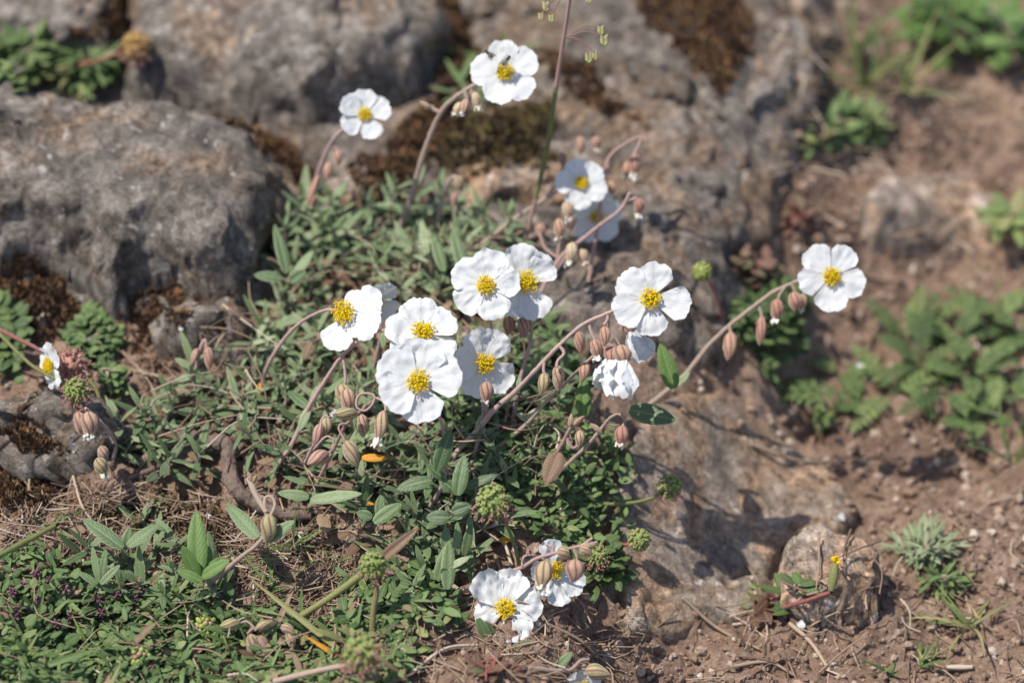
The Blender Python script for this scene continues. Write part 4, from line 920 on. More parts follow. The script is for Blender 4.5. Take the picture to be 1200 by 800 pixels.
rng = np.random.default_rng(77)
def spread(poly, n, gap, rng, tries=60):
    out = []
    for _ in range(n*tries):
        q = in_poly(poly, 1, rng)[0]
        if all((q[0]-p[0])**2 + (q[1]-p[1])**2 > gap*gap for p in out): out.append(q)
        if len(out) >= n: break
    return np.array(out)
MATA = [(130, 545), (150, 500), (205, 470), (250, 480), (300, 455), (330, 480), (400, 490), (430, 540), (430, 590), (360, 580), (270, 500), (220, 520), (240, 560), (180, 560)]
MATB = [(420, 520), (470, 510), (540, 520), (600, 530), (640, 560), (600, 610), (540, 650), (470, 620), (380, 600), (420, 570)]
MATC = [(300, 395), (370, 345), (400, 400), (440, 440), (450, 490), (400, 500), (340, 480), (300, 455), (290, 420)]
MATD = [(325, 300), (350, 250), (420, 262), (520, 250), (590, 290), (560, 330), (540, 370), (470, 360), (420, 330), (370, 340), (330, 335)]
MATE = [(490, 500), (520, 420), (560, 400), (640, 380), (680, 440), (690, 480), (620, 480), (560, 520)]
MATF = [(90, 650), (160, 620), (240, 650), (300, 690), (230, 720), (120, 700)]
MATG = [(440, 650), (520, 630), (560, 660), (540, 690), (500, 700), (440, 690)]
for q in spread(MATA, 36, 24, rng): shoot(q[0], q[1], rng, rng.uniform(0.0105, 0.015), rng.uniform(0.0032, 0.0042), 3 if rng.random() < 0.5 else 4, rng.uniform(0.008, 0.016))
for q in spread(MATB, 32, 25, rng): shoot(q[0], q[1], rng, rng.uniform(0.011, 0.0165), rng.uniform(0.0035, 0.0048), 3 if rng.random() < 0.5 else 4, rng.uniform(0.008, 0.016), tone=rng.choice([0, 0, 1]))
for q in spread(MATC, 24, 26, rng): shoot(q[0], q[1], rng, rng.uniform(0.010, 0.0145), rng.uniform(0.003, 0.004), 4, rng.uniform(0.010, 0.018), each=False, tone=rng.choice([1, 1, 2]))
for q in spread(MATD, 34, 24, rng): shoot(q[0], q[1], rng, rng.uniform(0.012, 0.018), rng.uniform(0.0032, 0.0044), 4, rng.uniform(0.012, 0.022), each=False, tone=rng.choice([1, 2, 2]), lean=0.4)
for q in spread(MATE, 22, 24, rng): shoot(q[0], q[1], rng, rng.uniform(0.010, 0.015), rng.uniform(0.003, 0.004), 4, rng.uniform(0.010, 0.018), each=False, tone=rng.choice([0, 1]))
for q in spread(MATF, 12, 26, rng): shoot(q[0], q[1], rng, rng.uniform(0.011, 0.015), rng.uniform(0.0035, 0.0045), 3, rng.uniform(0.006, 0.012), tone=rng.choice([0, 1]))
for q in spread(MATG, 9, 24, rng): shoot(q[0], q[1], rng, rng.uniform(0.010, 0.014), rng.uniform(0.003, 0.004), 3, rng.uniform(0.006, 0.012), tone=1)

# the large leaves one can pick out, by shoot
def leafset(label, base, leaves, mat, d0=None, name='leafy_shoot'):
    b = G(*base); d = d0 or depth(b); t = thing(name, b, label, 'leafy shoot', SHG); r = np.random.default_rng(int(base[0]*31 + base[1]))
    s = Stem(); s.t = t; s.rng = r; s.mb = MB(); s.at = lambda x, y: d
    tube(s.mb, [b, P(leaves[0][0], leaves[0][1], d)], [0.0009, 0.0006], 6); s.mb.build('stem', M_STEMTAN, t)
    for l in leaves: sleaf(s, *l[:5], l[5] if len(l) > 5 else d, l[6] if len(l) > 6 else 0.0, mat, 0.22, 0.34, r.normal(0, 0.35))
leafset('rosette of bright green leaves, one standing upright above the litter', (234, 680), [(232, 672, 230, 600, 24, 1.062, 0.004), (232, 676, 214, 640, 17, 1.060, -0.004), (236, 676, 268, 656, 15, 1.060, -0.004), (240, 672, 262, 652, 12, 1.064, 0.0), (236, 680, 208, 668, 13, 1.058, 0), (240, 668, 244, 640, 16, 1.066, 0.006)], M_LEAFBR)
leafset('pair of broad mottled leaves leaning apart beside the dry litter', (148, 652), [(144, 642, 98, 608, 18, 1.072, 0.004), (150, 640, 186, 614, 16, 1.072, 0.004), (146, 644, 152, 618, 12, 1.075, 0)], M_LEAF)
leafset('small woolly silver shoot in the low herbs', (118, 690), [(116, 682, 108, 640, 9, 1.068, 0), (118, 680, 124, 644, 9, 1.068, 0), (118, 684, 140, 662, 9, 1.066, 0), (114, 684, 92, 670, 9, 1.066, 0)], M_LEAF)
leafset('dark glossy leaf held upright above the mat, right of the front flower', (512, 560), [(512, 552, 528, 504, 20, 1.066, 0.003), (506, 562, 466, 572, 18, 1.064, -0.002), (520, 560, 500, 544, 12, 1.07, 0)], M_LEAFDK)
leafset('dark grooved leaves fanned out below the parallel tan stem', (538, 592), [(536, 580, 544, 534, 19, 1.068, 0.002), (532, 574, 516, 562, 16, 1.07, 0), (546, 570, 582, 556, 12, 1.075, 0), (530, 600, 552, 592, 17, 1.064, 0), (526, 606, 500, 606, 18, 1.062, 0)], M_LEAFDK)
leafset('upright grooved leaf and its pair beside the low white flower', (522, 694), [(524, 690, 526, 634, 18, 1.062, 0.004), (528, 664, 550, 652, 9, 1.064, 0), (536, 650, 536, 612, 11, 1.07, 0), (544, 650, 552, 614, 12, 1.07, 0.0), (520, 640, 524, 618, 12, 1.068, 0.0)], M_LEAF)
leafset('greyish leaves trailing over the edge of the bank', (560, 718), [(548, 706, 588, 724, 14, 1.085, 0.002), (560, 724, 580, 768, 14, 1.062, 0.004), (568, 728, 592, 772, 12, 1.064, 0.004), (588, 758, 620, 752, 12, 1.062, 0)], M_LEAF)
leafset('single large grey green leaf laid flat in the mat below the orange leaf', (440, 618), [(438, 612, 470, 590, 16, 1.066, 0.002), (436, 606, 418, 600, 12, 1.066, 0), (444, 606, 446, 580, 12, 1.07, 0)], M_LEAF)
leafset('bright leaf standing alone behind the parallel tan stem', (684, 494), [(684, 488, 684, 442, 19, 1.098, 0.003)], M_LEAFBR)
leafset('long soft leaves rising at the back of the mat', (545, 330), [(545, 322, 530, 268, 15, 1.15, 0.006), (520, 318, 506, 272, 14, 1.15, 0.006), (500, 308, 494, 258, 13, 1.16, 0.006), (330, 325, 322, 266, 14, 1.15, 0.006)][:3], M_LEAF)
leafset('pale leaves against the shaded side of the dark boulder', (338, 330), [(336, 320, 322, 264, 14, 1.148, 0.006), (330, 326, 298, 322, 14, 1.146, 0), (346, 322, 366, 294, 13, 1.148, 0.004), (340, 330, 358, 318, 18, 1.144, 0)], M_LEAF)

# undergrowth that fills the mat: too many leaves to count
def ground_leaves(name, poly, n, L0, L1, ratio, mat, seed, lift=0.006, upb=0.5, lo=0.0, hi=1.0):
    r = np.random.default_rng(seed); q = in_poly(poly, n, r); w = G(q[:, 0], q[:, 1]); m = MB()
    for k in range(n):
        a = r.uniform(0, 2*np.pi); e = r.uniform(-0.1, upb); d = np.array((np.cos(a)*np.cos(e), np.sin(a)*np.cos(e), np.sin(e))); L = r.uniform(L0, L1)
        leaf(m, w[k] + (0, 0, lift*r.random()), d, nrm((r.normal(0, .3), r.normal(0, .3) - 0.2, 1)), L, L*ratio*r.uniform(0.8, 1.25), r.uniform(-0.1, 0.7), r.uniform(0.1, 0.4), np.clip(r.uniform(lo, hi), 0, 1), 0, 6, 5)
    return kind(m.build(name, mat), 'stuff')
ground_leaves('undergrowth_leaves', MATA, 90, 0.006, 0.012, 0.27, M_LEAF, 201)
ground_leaves('undergrowth_leaves', MATB, 150, 0.006, 0.012, 0.30, M_LEAF, 202, hi=0.6)
ground_leaves('undergrowth_leaves', MATC, 120, 0.006, 0.012, 0.27, M_LEAF, 203)
ground_leaves('undergrowth_leaves', MATD, 100, 0.006, 0.012, 0.27, M_LEAF, 204, 0.010, lo=0.3)
ground_leaves('undergrowth_leaves', MATE, 330, 0.004, 0.009, 0.4, M_SMALL, 205, 0.008, hi=0.7)
ground_leaves('undergrowth_leaves', [(560, 530), (640, 500), (720, 520), (745, 560), (735, 620), (700, 660), (640, 640), (600, 620)], 520, 0.003, 0.0065, 0.45, M_SMALL, 206, 0.011, 0.9, lo=0.1, hi=0.95)
ground_leaves('undergrowth_leaves', [(400, 690), (470, 660), (530, 690), (540, 730), (470, 745), (400, 740)], 300, 0.004, 0.009, 0.4, M_SMALL, 207, 0.006)
ground_leaves('dead_leaves', [(130, 540), (300, 420), (460, 500), (620, 540), (540, 660), (300, 620)], 150, 0.005, 0.011, 0.4, M_DEAD, 208, 0.006)
ground_leaves('dead_leaves', [(330, 290), (560, 270), (600, 330), (470, 470), (330, 440)], 110, 0.005, 0.010, 0.45, M_DEAD, 209, 0.008)

litter('dead_stems', [(150, 480), (330, 320), (560, 270), (640, 400), (700, 560), (560, 650), (400, 620)], 240, 0.012, 0.034, 37, 0.016, 0.00045)
litter('dead_stems', [(0, 690), (260, 700), (470, 740), (460, 830), (-20, 830)], 90, 0.010, 0.028, 38, 0.012, 0.0004)

# low creeping herb mat in the near corner
HERB = [(-20, 655), (40, 640), (90, 668), (180, 690), (260, 700), (330, 735), (420, 735), (470, 750), (470, 830), (-20, 830)]
ground_leaves('herb_mat_leaves', HERB, 2000, 0.002, 0.006, 0.48, M_SMALL, 210, 0.007, 0.9)
ground_leaves('herb_mat_leaves', HERB, 420, 0.008, 0.016, 0.13, M_SMALL, 212, 0.006, 0.9, lo=0.3)
ground_leaves('dead_leaves', HERB, 220, 0.004, 0.010, 0.35, M_DEAD, 213, 0.006, 0.7)
ground_leaves('herb_mat_leaves', [(-20, 690), (100, 690), (240, 740), (220, 830), (-20, 830)], 900, 0.002, 0.006, 0.6, M_SMALL, 211, 0.009, 0.9, hi=0.9)

def cluster(name, px, py, n, r, mat, label, cat, group, sc_=(1, 1, 1), lift=0.004, d=None, seed=0, elong=1.4, br=0.36, mats=None):
    rg = np.random.default_rng(seed + int(px*7 + py)); b = G(px, py) if d is None else P(px, py, d); R = r*K*depth(b)
    m = MB(); c = b + (0, 0, lift)
    for k in range(n):
        q = (k + 0.5)/n; th = k*2.39996; z = 1 - 1.7*q; o = np.array((math.sqrt(max(0, 1 - z*z))*math.cos(th), math.sqrt(max(0, 1 - z*z))*math.sin(th), z))
        M = frame(o, (0.2, 0.3, 0.9)); blob(m, c + o*R*np.array(sc_)*0.75*rg.uniform(0.85, 1.1), np.array((1, elong, 1))*R*br*rg.uniform(0.8, 1.2), M, 1, rg.random(), 0)
    if d is None:
        tube(m, [b - (0, 0, 0.001), c - (0, 0, R*0.4)], [R*0.14, R*0.12], 5, 3, 0, 0.4)
    return solo(m, name, mat, b, label, cat, group)
rg = np.random.default_rng(9)
PUR = [(88, 678), (45, 692), (18, 715), (22, 735), (40, 738), (80, 712), (50, 722), (84, 744), (70, 752), (118, 724), (140, 715), (132, 732), (160, 720), (20, 740), (60, 700), (105, 700), (165, 712), (78, 702), (200, 752), (30, 705), (12, 728), (122, 738)]
for k, (x, y) in enumerate(PUR):
    cluster('purple_bud_cluster', x, y, int(rg.integers(7, 13)), rg.uniform(3.5, 6.5), M_PURPLE, lab('purple bud cluster in the low mat', x, y), 'bud cluster', 'purple bud clusters of the creeping herb', lift=0.007 + 0.003*rg.random(), elong=1.7, br=0.3)
for x, y, r, l in ((243, 748, 13, 'yellow green flower head low in the near herbs, the upper of two'), (166, 784, 13, 'yellow green flower head with pink tips at the bottom edge')):
    cluster('yellow_green_flower_head', x, y, 34, r, M_SUCC, l, 'flower head', 'yellow green heads in the low herbs', lift=0.007, br=0.26)

# green cushion, dark leaves at the left edge, and the corner plant
def small_plant(name, px, py, n, rx, ry, L, ratio, mat, label, cat, seed, hgt=0.012, lo=0, hi=1, up=0.7, stemn=5, smat=None, group=None):
    r = np.random.default_rng(seed); b = G(px, py); t = thing(name, b, label, cat, group); kk = K*depth(b); m = MB(); ms = MB()
    tips = []
    for k in range(n):
        a = r.uniform(0, 2*np.pi); q = math.sqrt(r.random())*(0.72 + 0.42*math.sin(a*3 + seed) *math.sin(a*2 + seed*2)); sx, sy = px + rx*q*math.cos(a), py + ry*q*math.sin(a)
        tips.append((sx, sy, q, a))
    w = G(np.array([p[0] for p in tips]), np.array([p[1] for p in tips]))
    for k, (sx, sy, q, a) in enumerate(tips):
        h = hgt*(1 - q*q*0.7)*r.uniform(0.3, 1.0); p = w[k]*0.9 + b*0.1; p = p + (0, 0, h)
        e = r.uniform(-0.1, up); aa = a + r.normal(0, 0.9); d = np.array((np.cos(aa)*np.cos(e), -np.sin(aa)*np.cos(e), np.sin(e)))
        leaf(m, p, d, nrm((r.normal(0, .3), r.normal(0, .3) - .2, 1)), L*r.uniform(0.7, 1.2), L*ratio*r.uniform(0.8, 1.2), r.uniform(0, 0.6), 0.25, np.clip(r.uniform(lo, hi), 0, 1), 0, 7, 5)
        if k % max(1, n//(stemn*3)) == 0: tube(ms, [b, (b + p)/2 + r.normal(0, 0.002, 3), p], [0.0007, 0.0004], 5, 4, 0, r.random())
    ms.build('stem', smat or M_STEMTAN, t); m.build('foliage', mat, t); return t
small_plant('cushion_plant', 106, 408, 330, 38, 48, 0.0042, 0.62, M_SMALL, 'ragged green cushion of tiny leaves in the gap under the boulder', 'cushion plant', 301, 0.007, lo=0.1, hi=0.85)
small_plant('cushion_plant', 132, 455, 60, 14, 22, 0.0045, 0.6, M_SMALL, 'small tail of tiny leaves hanging below the green cushion', 'cushion plant', 302, 0.010)
small_plant('leafy_weed', 2, 395, 150, 30, 55, 0.0075, 0.6, M_BURNET, 'dark bluish leaved weed cut off by the left edge', 'weed', 303, 0.010, hi=0.5)
small_plant('leafy_weed', 28, 78, 170, 58, 40, 0.0085, 0.6, M_BURNET, 'dense green weed spilling over the corner rock', 'weed', 304, 0.011, hi=0.8)
small_plant('leafy_weed', 105, 95, 120, 42, 26, 0.012, 0.22, M_SMALL, 'narrow leaved weed in the shaded crack behind the dark boulder', 'weed', 305, 0.014, lo=0.2, smat=M_STEMRED)

# pinnate leaves of the fern leaved plants
def pinnate(m, base, d, up, L, n, w, rnd, bend=0.6, rg=None):
    d = nrm(d); M = frame(d, up); t = np.linspace(0, 1, 8); a = bend*t
    yc = np.concatenate([[0], np.cumsum(np.cos(a[:-1])*L/7)]); zc = np.concatenate([[0], np.cumsum(-np.sin(a[:-1])*L/7)])
    c = np.stack([np.zeros(8), yc, zc], 1) @ M.T + base
    tube(m, c, [L*0.014, L*0.008], 5, 2, 0, rnd, raw=True)
    for k in range(n):
        f = 0.22 + 0.74*k/(n - 1); p = np.array([np.interp(f, t, c[:, i]) for i in range(3)]); aa = bend*f
        fy = M @ np.array((0, math.cos(aa), -math.sin(aa))); fz = M @ np.array((0, math.sin(aa), math.cos(aa)))
        s = (0.55 + 0.6*math.sin(math.pi*min(1, f*0.9)))*w
        for q in (-1, 1):
            leaf(m, p, fy*0.5 + M[:, 0]*q + fz*0.15, fz, s*rg.uniform(0.8, 1.15), s*0.42, 0.3, 0.2, np.clip(rnd + rg.normal(0, 0.1), 0, 1), 0, 6, 5, 0.7, wav=0.06)
    leaf(m, c[-1], fy, fz, w*0.8, w*0.55, 0.3, 0.2, rnd, 0, 6, 5, 0.7)
def fern_plant(px, py, n, L, w, label, seed, spread_=1.0, el=(0.15, 0.9), nl=5, name='fern_leaved_plant', lo=0.1, hi=0.9):
    r = np.random.default_rng(seed); b = G(px, py); t = thing(name, b, label, 'fern leaved plant', 'fern leaved plants on the bare soil')
    for k in range(n):
        a = k*2.4 + r.normal(0, 0.3); e = r.uniform(*el); d = (np.cos(a)*np.cos(e)*spread_, np.sin(a)*np.cos(e), np.sin(e)); m = MB()
        pinnate(m, b + (0, 0, 0.001), d, (0, 0, 1), L*r.uniform(0.7, 1.15), nl, w*r.uniform(0.85, 1.1), np.clip(r.uniform(lo, hi), 0, 1), r.uniform(0.5, 1.2), r); m.build('leaf', M_BURNET, t)
FP_ = [(1075, 430, 8, 'largest'), (1120, 400, 7, 'upper'), (1165, 425, 7, 'yellowish'), (1045, 465, 6, 'flat'), (1110, 465, 7, 'dense'), (1185, 470, 6, 'cropped'), (1150, 495, 6, 'foremost'), (1085, 385, 5, 'sparse'), (1190, 385, 5, 'hindmost'), (1010, 455, 4, 'small'), (1060, 405, 6, 'leafy'), (1135, 445, 7, 'central'), (1100, 500, 5, 'creeping'), (1165, 380, 5, 'pale'), (970, 480, 5, 'stray'), (985, 440, 4, 'thin')]
for k, (x, y, n, w) in enumerate(FP_): fern_plant(x, y, max(3, n - 2), 0.022, 0.005, lab(w + ' fern leaved plant of the right clump', x, y, 'the fern leaved plant'), 420 + k, el=(0.15, 1.0), nl=7, lo=0.05*(k % 4), hi=0.65 + 0.12*(k % 4))
fern_plant(878, 345, 12, 0.024, 0.0055, 'dark fern leaved plant behind the arching brown stem', 405, lo=0, hi=0.45)
fern_plant(915, 470, 6, 0.026, 0.006, 'sparse fern leaved plant on soil below the far lone flower', 406, lo=0, hi=0.5)
fern_plant(445, 715, 9, 0.022, 0.0042, 'tiny feathery leaved plant at the edge of the low herbs', 407, nl=9)
small_plant('leafy_weed', 905, 400, 230, 56, 70, 0.0065, 0.5, M_BURNET, 'straggling dark weed under the far lone flower', 'weed', 306, 0.014, hi=0.5, smat=M_STEMRED)
small_plant('reddish_weed', 885, 330, 40, 34, 24, 0.008, 0.55, M_REDLEAF, 'reddish leaved weed behind the arching brown stem', 'weed', 307, 0.012, smat=M_STEMRED)
small_plant('broad_leaved_weed', 1105, 55, 46, 50, 46, 0.016, 0.5, M_LEAFBR, 'blurred broad leaved bright weed in the far corner', 'weed', 308, 0.028, up=1.1)
small_plant('broad_leaved_weed', 1178, 70, 34, 36, 30, 0.015, 0.5, M_LEAFBR, 'blurred broad leaved weed at the right edge of the far corner', 'weed', 309, 0.024, up=1.0)
small_plant('leafy_weed', 1000, 150, 120, 55, 26, 0.009, 0.4, M_SMALL, 'flat green weed among small stones behind the slate rock face', 'weed', 310, 0.008, lo=0.3)
small_plant('leafy_weed', 960, 165, 50, 22, 18, 0.009, 0.4, M_SMALL, 'little bright weed beside the flat green weed', 'weed', 311, 0.008, lo=0.4)
small_plant('silver_tuft', 1085, 652, 110, 44, 30, 0.0085, 0.15, M_LEAF, 'soft grey green tuft on the bare soil beside the tan stone', 'weed', 312, 0.008, lo=0.75, up=1.2)
small_plant('silver_tuft', 1105, 690, 70, 26, 14, 0.008, 0.2, M_SMALL, 'green fringe in front of the soft grey green tuft', 'weed', 313, 0.008, lo=0.4, up=1.0)
small_plant('reddish_weed', 905, 715, 26, 34, 22, 0.009, 0.45, M_REDLEAF, 'dull reddish leaves at the foot of the yellow tipped bud', 'weed', 314, 0.006, smat=M_STEMRED)
small_plant('leafy_weed', 925, 700, 22, 30, 18, 0.010, 0.35, M_BURNET, 'small dull green weed around the yellow tipped bud', 'weed', 315, 0.006, hi=0.4)
small_plant('reddish_weed', 935, 262, 22, 20, 14, 0.007, 0.5, M_REDLEAF, 'tiny crimson weed on soil behind the far lone flower', 'weed', 316, 0.010, smat=M_STEMRED)
small_plant('leafy_weed', 1185, 268, 20, 20, 14, 0.014, 0.4, M_BURNET, 'green leaves cut by the right edge behind the rear slab', 'weed', 317, 0.010, lo=0.5)
small_plant('leafy_weed', 545, 120, 10, 30, 22, 0.016, 0.2, M_SMALL, 'thin pale leaves in the rusty moss behind the topmost flower', 'weed', 318, 0.012, lo=0.5)
small_plant('reddish_weed', 575, 788, 16, 34, 12, 0.007, 0.4, M_REDLEAF, 'red stemmed sprig on the soil at the bottom edge', 'weed', 319, 0.004, smat=M_STEMRED)
small_plant('leafy_weed', 460, 770, 60, 32, 26, 0.006, 0.55, M_SMALL, 'small green sprig on the soil beside the low blurred burnet head', 'weed', 320, 0.006)
small_plant('leafy_weed', 700, 670, 60, 26, 26, 0.009, 0.6, M_BURNET, 'dark round leaves in the shade behind the low flowers', 'weed', 321, 0.012, hi=0.4)

# ------------------------------------------------------------------ burnet heads
BG = 'burnet seed heads'
def burnet(px, py, r, d, stalk, label, pink=0.5, fringe=True, tone=0.3, smat=None, gmat=None, d0=None, rs=0.0008):
    rg = np.random.default_rng(int(px*13 + py)); c = P(px, py, d); R = r*K*d
    b = G(*stalk[0]) if d0 is None else P(stalk[0][0], stalk[0][1], d0); db = depth(b)
    t = thing('burnet_stalk', b, label, 'burnet head', BG); m = MB(); n = len(stalk)
    Q = [P(x, y, db + (d - db)*k/n) for k, (x, y) in enumerate(stalk)] + [c]
    tube(m, Q, [rs, rs*0.8], 7, 6, 0, tone); m.build('stalk', smat or M_STEMGRN, t)
    m = MB(); m2 = MB(); N = 62
    blob(m, c, R*0.72, None, 2, 0.2)
    for k in range(N):
        z = 1 - 2*(k + 0.5)/N; th = k*2.39996; q = math.sqrt(1 - z*z); o = nrm(np.array((q*math.cos(th), q*math.sin(th), z)) + rg.normal(0, 0.08, 3)); Mx = frame(o, (0.2, 0.1, 0.9))
        blob(m, c + o*R*0.80, np.array((0.15, 0.26, 0.15))*R*rg.uniform(0.8, 1.2), Mx, 1, rg.random()*0.85)
        for j in range(3):
            a = j*2.1 + rg.random(); leaf(m, c + o*R*0.9, o*0.6 + Mx[:, 0]*math.cos(a) + Mx[:, 2]*math.sin(a), o, R*0.24, R*0.17, 0.5, 0.2, rg.random(), 0, 5, 3)
        if fringe and rg.random() < pink + (0.45 if np.dot(o, UPV) < -0.2 else -0.2):
            for j in range(4):
                e = o*rg.uniform(0.2, 0.42)*R + rg.normal(0, 0.09, 3)*R - UPV*0.12*R
                tube(m2, [c + o*R*0.9, c + o*R*0.9 + e], [R*0.018, R*0.014], 3, 2, 0, rg.random())
                blob(m2, c + o*R*0.9 + e, R*np.array((0.055, 0.085, 0.05)), rotm(rg), 1, rg.random())
    h = m.build('head', gmat or M_BURGRN, t)
    if m2.n: m2.build('fringe', M_BURPNK, h)
burnet(578, 587, 21, 1.060, [(612, 690), (606, 650), (594, 615)], 'shaggy green burnet head with pink fringe, largest in focus', 0.25)
burnet(785, 570, 15, 1.110, [(672, 590), (700, 590), (730, 590), (762, 584)], 'greenish burnet head on a level stalk above the flat rock', 0.3, smat=M_STEMGRN)
burnet(749, 632, 14, 1.098, [(690, 650), (700, 634), (716, 631), (732, 638)], 'bright green bald burnet head on a reddish stalk', 0, False, smat=M_STEMRED)
burnet(424, 765, 22, 1.020, [(428, 850), (427, 810)], 'blurred nearest burnet head with brown pink fringe at the bottom', 0.5, d0=1.028)
burnet(437, 662, 17, 1.050, [(436, 752), (437, 720), (441, 690)], 'dull green burnet head above a stout brown upright stalk', 0.1, True, 0.9, rs=0.0013)
burnet(823, 318, 12, 1.150, [(846, 384), (842, 355), (832, 332)], 'blurred yellow green burnet head behind the lone flower', 0, False, smat=M_STEMRED, gmat=M_SUCC)
burnet(160, 54, 18, 1.225, [(20, 88), (60, 78), (105, 74), (140, 62)], 'orange tinted burnet head on a red stalk beside the upper boulder', 0.3, smat=M_STEMRED, gmat=M_BURORG)
burnet(90, 458, 16, 1.098, [(-14, 376), (10, 402), (40, 430), (74, 448)], 'ragged green and pink burnet head on the low dark rock', 0.6, smat=M_STEMGRN, d0=1.11)
burnet(84, 428, 19, 1.116, [(120, 480), (112, 455), (98, 440)], 'pink tufted burnet head behind the side facing flower', 0.95, gmat=M_BURPNK)
burnet(700, 652, 13, 1.090, [(704, 690), (712, 640), (706, 634)], 'drooping pinkish burnet head beside the bright green bald one', 0.7)
burnet(683, 608, 15, 1.110, [(660, 640), (672, 622)], 'blurred plain green burnet head deep in the small leaves', 0, False)

# thick stalks, tall grass stem, yellow tipped bud
def stalk_thing(name, label, cat, pts, d0, d1, r, mat, rnd=0.4, group=None, bits=()):
    n = len(pts); Q = [P(x, y, d0 + (d1 - d0)*k/(n-1)) for k, (x, y) in enumerate(pts)]
    t = thing(name, Q[0], label, cat, group); m = MB(); tube(m, Q, r, 8, 8, 0, rnd, 0.08); m.build('stem', mat, t); return t, Q
t, Q = stalk_thing('green_stalk', 'thick green brown stalk rising out of the herbs to a papery joint', 'stalk', [(322, 742), (352, 722), (392, 696), (430, 668), (462, 640), (490, 618)], 1.064, 1.052, [0.0014, 0.0013, 0.0016, 0.0008], M_STEMGRN, 0.5)
m = MB(); leaf(m, P(440, 660, 1.051), Q[-1] - Q[-3], -FWD, 0.021, 0.0042, 0.1, 0.6, 0.6); m.build('sheath', M_DEAD, t)
stalk_thing('green_stalk', 'short pale green stalk poking in from the left edge', 'stalk', [(-40, 672), (0, 650), (34, 632), (64, 616)], 1.04, 1.06, [0.0013, 0.0010], M_STEMGRN, 0.1)
stalk_thing('brown_stalk', 'curved brown stalk along the bottom edge below the herbs', 'stalk', [(290, 806), (330, 796), (370, 786), (420, 776)], 1.045, 1.035, [0.0012, 0.0011], M_STEMTAN, 0.4)
t, Q = stalk_thing('wild_grass', 'tall slender red and green grass stem crossing in front of rocks', 'grass', [(614, 292), (628, 232), (642, 170), (652, 100), (660, 50), (667, 5), (672, -40)], depth(G(614, 300)), 1.10, [0.0008, 0.0010, 0.0008, 0.0006], M_STEM, 0.9)
m = MB(); tube(m, Q[1:4], [0.00095, 0.0011, 0.0009], 8, 8, 0, 0.2); m.build('sheath', M_STEMGRN, t)
for (x, y, l) in ((640, 8, 18), (634, 20, 14), (646, 22, 14), (704, 36, 16), (708, 48, 20), (690, 68, 18), (697, 66, 14), (690, 0, 14)):
    m = MB(); c = P(x, y, 1.105); r = np.random.default_rng(x)
    for k in range(9):
        blob(m, c + UPV*(4 - k)*l*0.055*K*1.1 + RGT*((-1)**k)*l*0.10*K*1.1, np.array((0.13, 0.12, 0.2))*l*K*1.1, np.stack([RGT, -FWD, UPV + RGT*0.6*(-1)**k], 1), 1, r.random()*0.9)
    top = P(662, 45, 1.104) if y > 30 else P(668, -4, 1.102)
    tube(m, [top, (top + c)/2 + UPV*0.003, c + UPV*l*0.25*K*1.1], [0.00022, 0.0002], 4, 5, 0, 0.95); m.build('spikelet', M_SPIKE, t)
DB = depth(G(974, 680)) - 0.010
s = stem_thing('red stalk with a green bud tipped yellow, leaning over the tan stone', [(905, 716), (925, 708), (950, 702), (972, 694)], DB, (0.0010, 0.0009), mat=M_STEMRED, name='yellow_tipped_bud', cat='bud stem', group=None, ease=0.5)
seal(s)
m = MB(); b = P(974, 692, DB); d = RGT*0.16 + UPV; lathe(m, b, d, [(0, .0009), (.003, .0017), (.0065, .0019), (.0095, .0014), (.011, .0009)], 12, 0.4, 5, 0.1); m.build('bud', M_STEMGRN, s.t)
m = MB(); rr = np.random.default_rng(4)
for k in range(16): blob(m, b + nrm(d)*0.0122 + rr.normal(0, 0.0007, 3), 0.0007, None, 1, rr.random())
m.build('florets', M_STAMEN, s.t)

# ------------------------------------------------------------------ woody root, twigs, grass tufts, pebbles, petals
t = thing('woody_root', G(172, 500), 'gnarled grey brown woody root twisting across the leaf mat', 'root')
m = MB(); tube(m, [G(168, 498, 0.001), G(205, 506, 0.004), G(242, 516, 0.006), G(266, 520, 0.008), G(268, 548, 0.007), G(276, 572, 0.007), G(300, 590, 0.006), G(332, 602, 0.005), G(366, 604, 0.002)], [0.0022, 0.0026, 0.0030, 0.0032, 0.0034, 0.0032, 0.0028, 0.0024, 0.0016], 12, 10, 0, 0.4, 0.28, 4); m.build('trunk', M_BARK, t)
for k, (p, r) in enumerate((([(262, 520), (230, 492), (205, 484), (190, 500)], 0.0016), ([(240, 516), (215, 530), (190, 545), (150, 560)], 0.0016), ([(266, 540), (285, 520), (300, 505)], 0.0013), ([(250, 512), (248, 496), (240, 482)], 0.0012), ([(212, 508), (205, 520), (170, 525)], 0.0012), ([(330, 602), (350, 594), (372, 600)], 0.0012))):
    m = MB(); tube(m, [G(x, y, 0.006 - 0.0012*i) for i, (x, y) in enumerate(p)], [r, r*0.6], 9, 8, 0, 0.2 + 0.1*k, 0.3, 5 + k); m.build('branch', M_BARK, t)

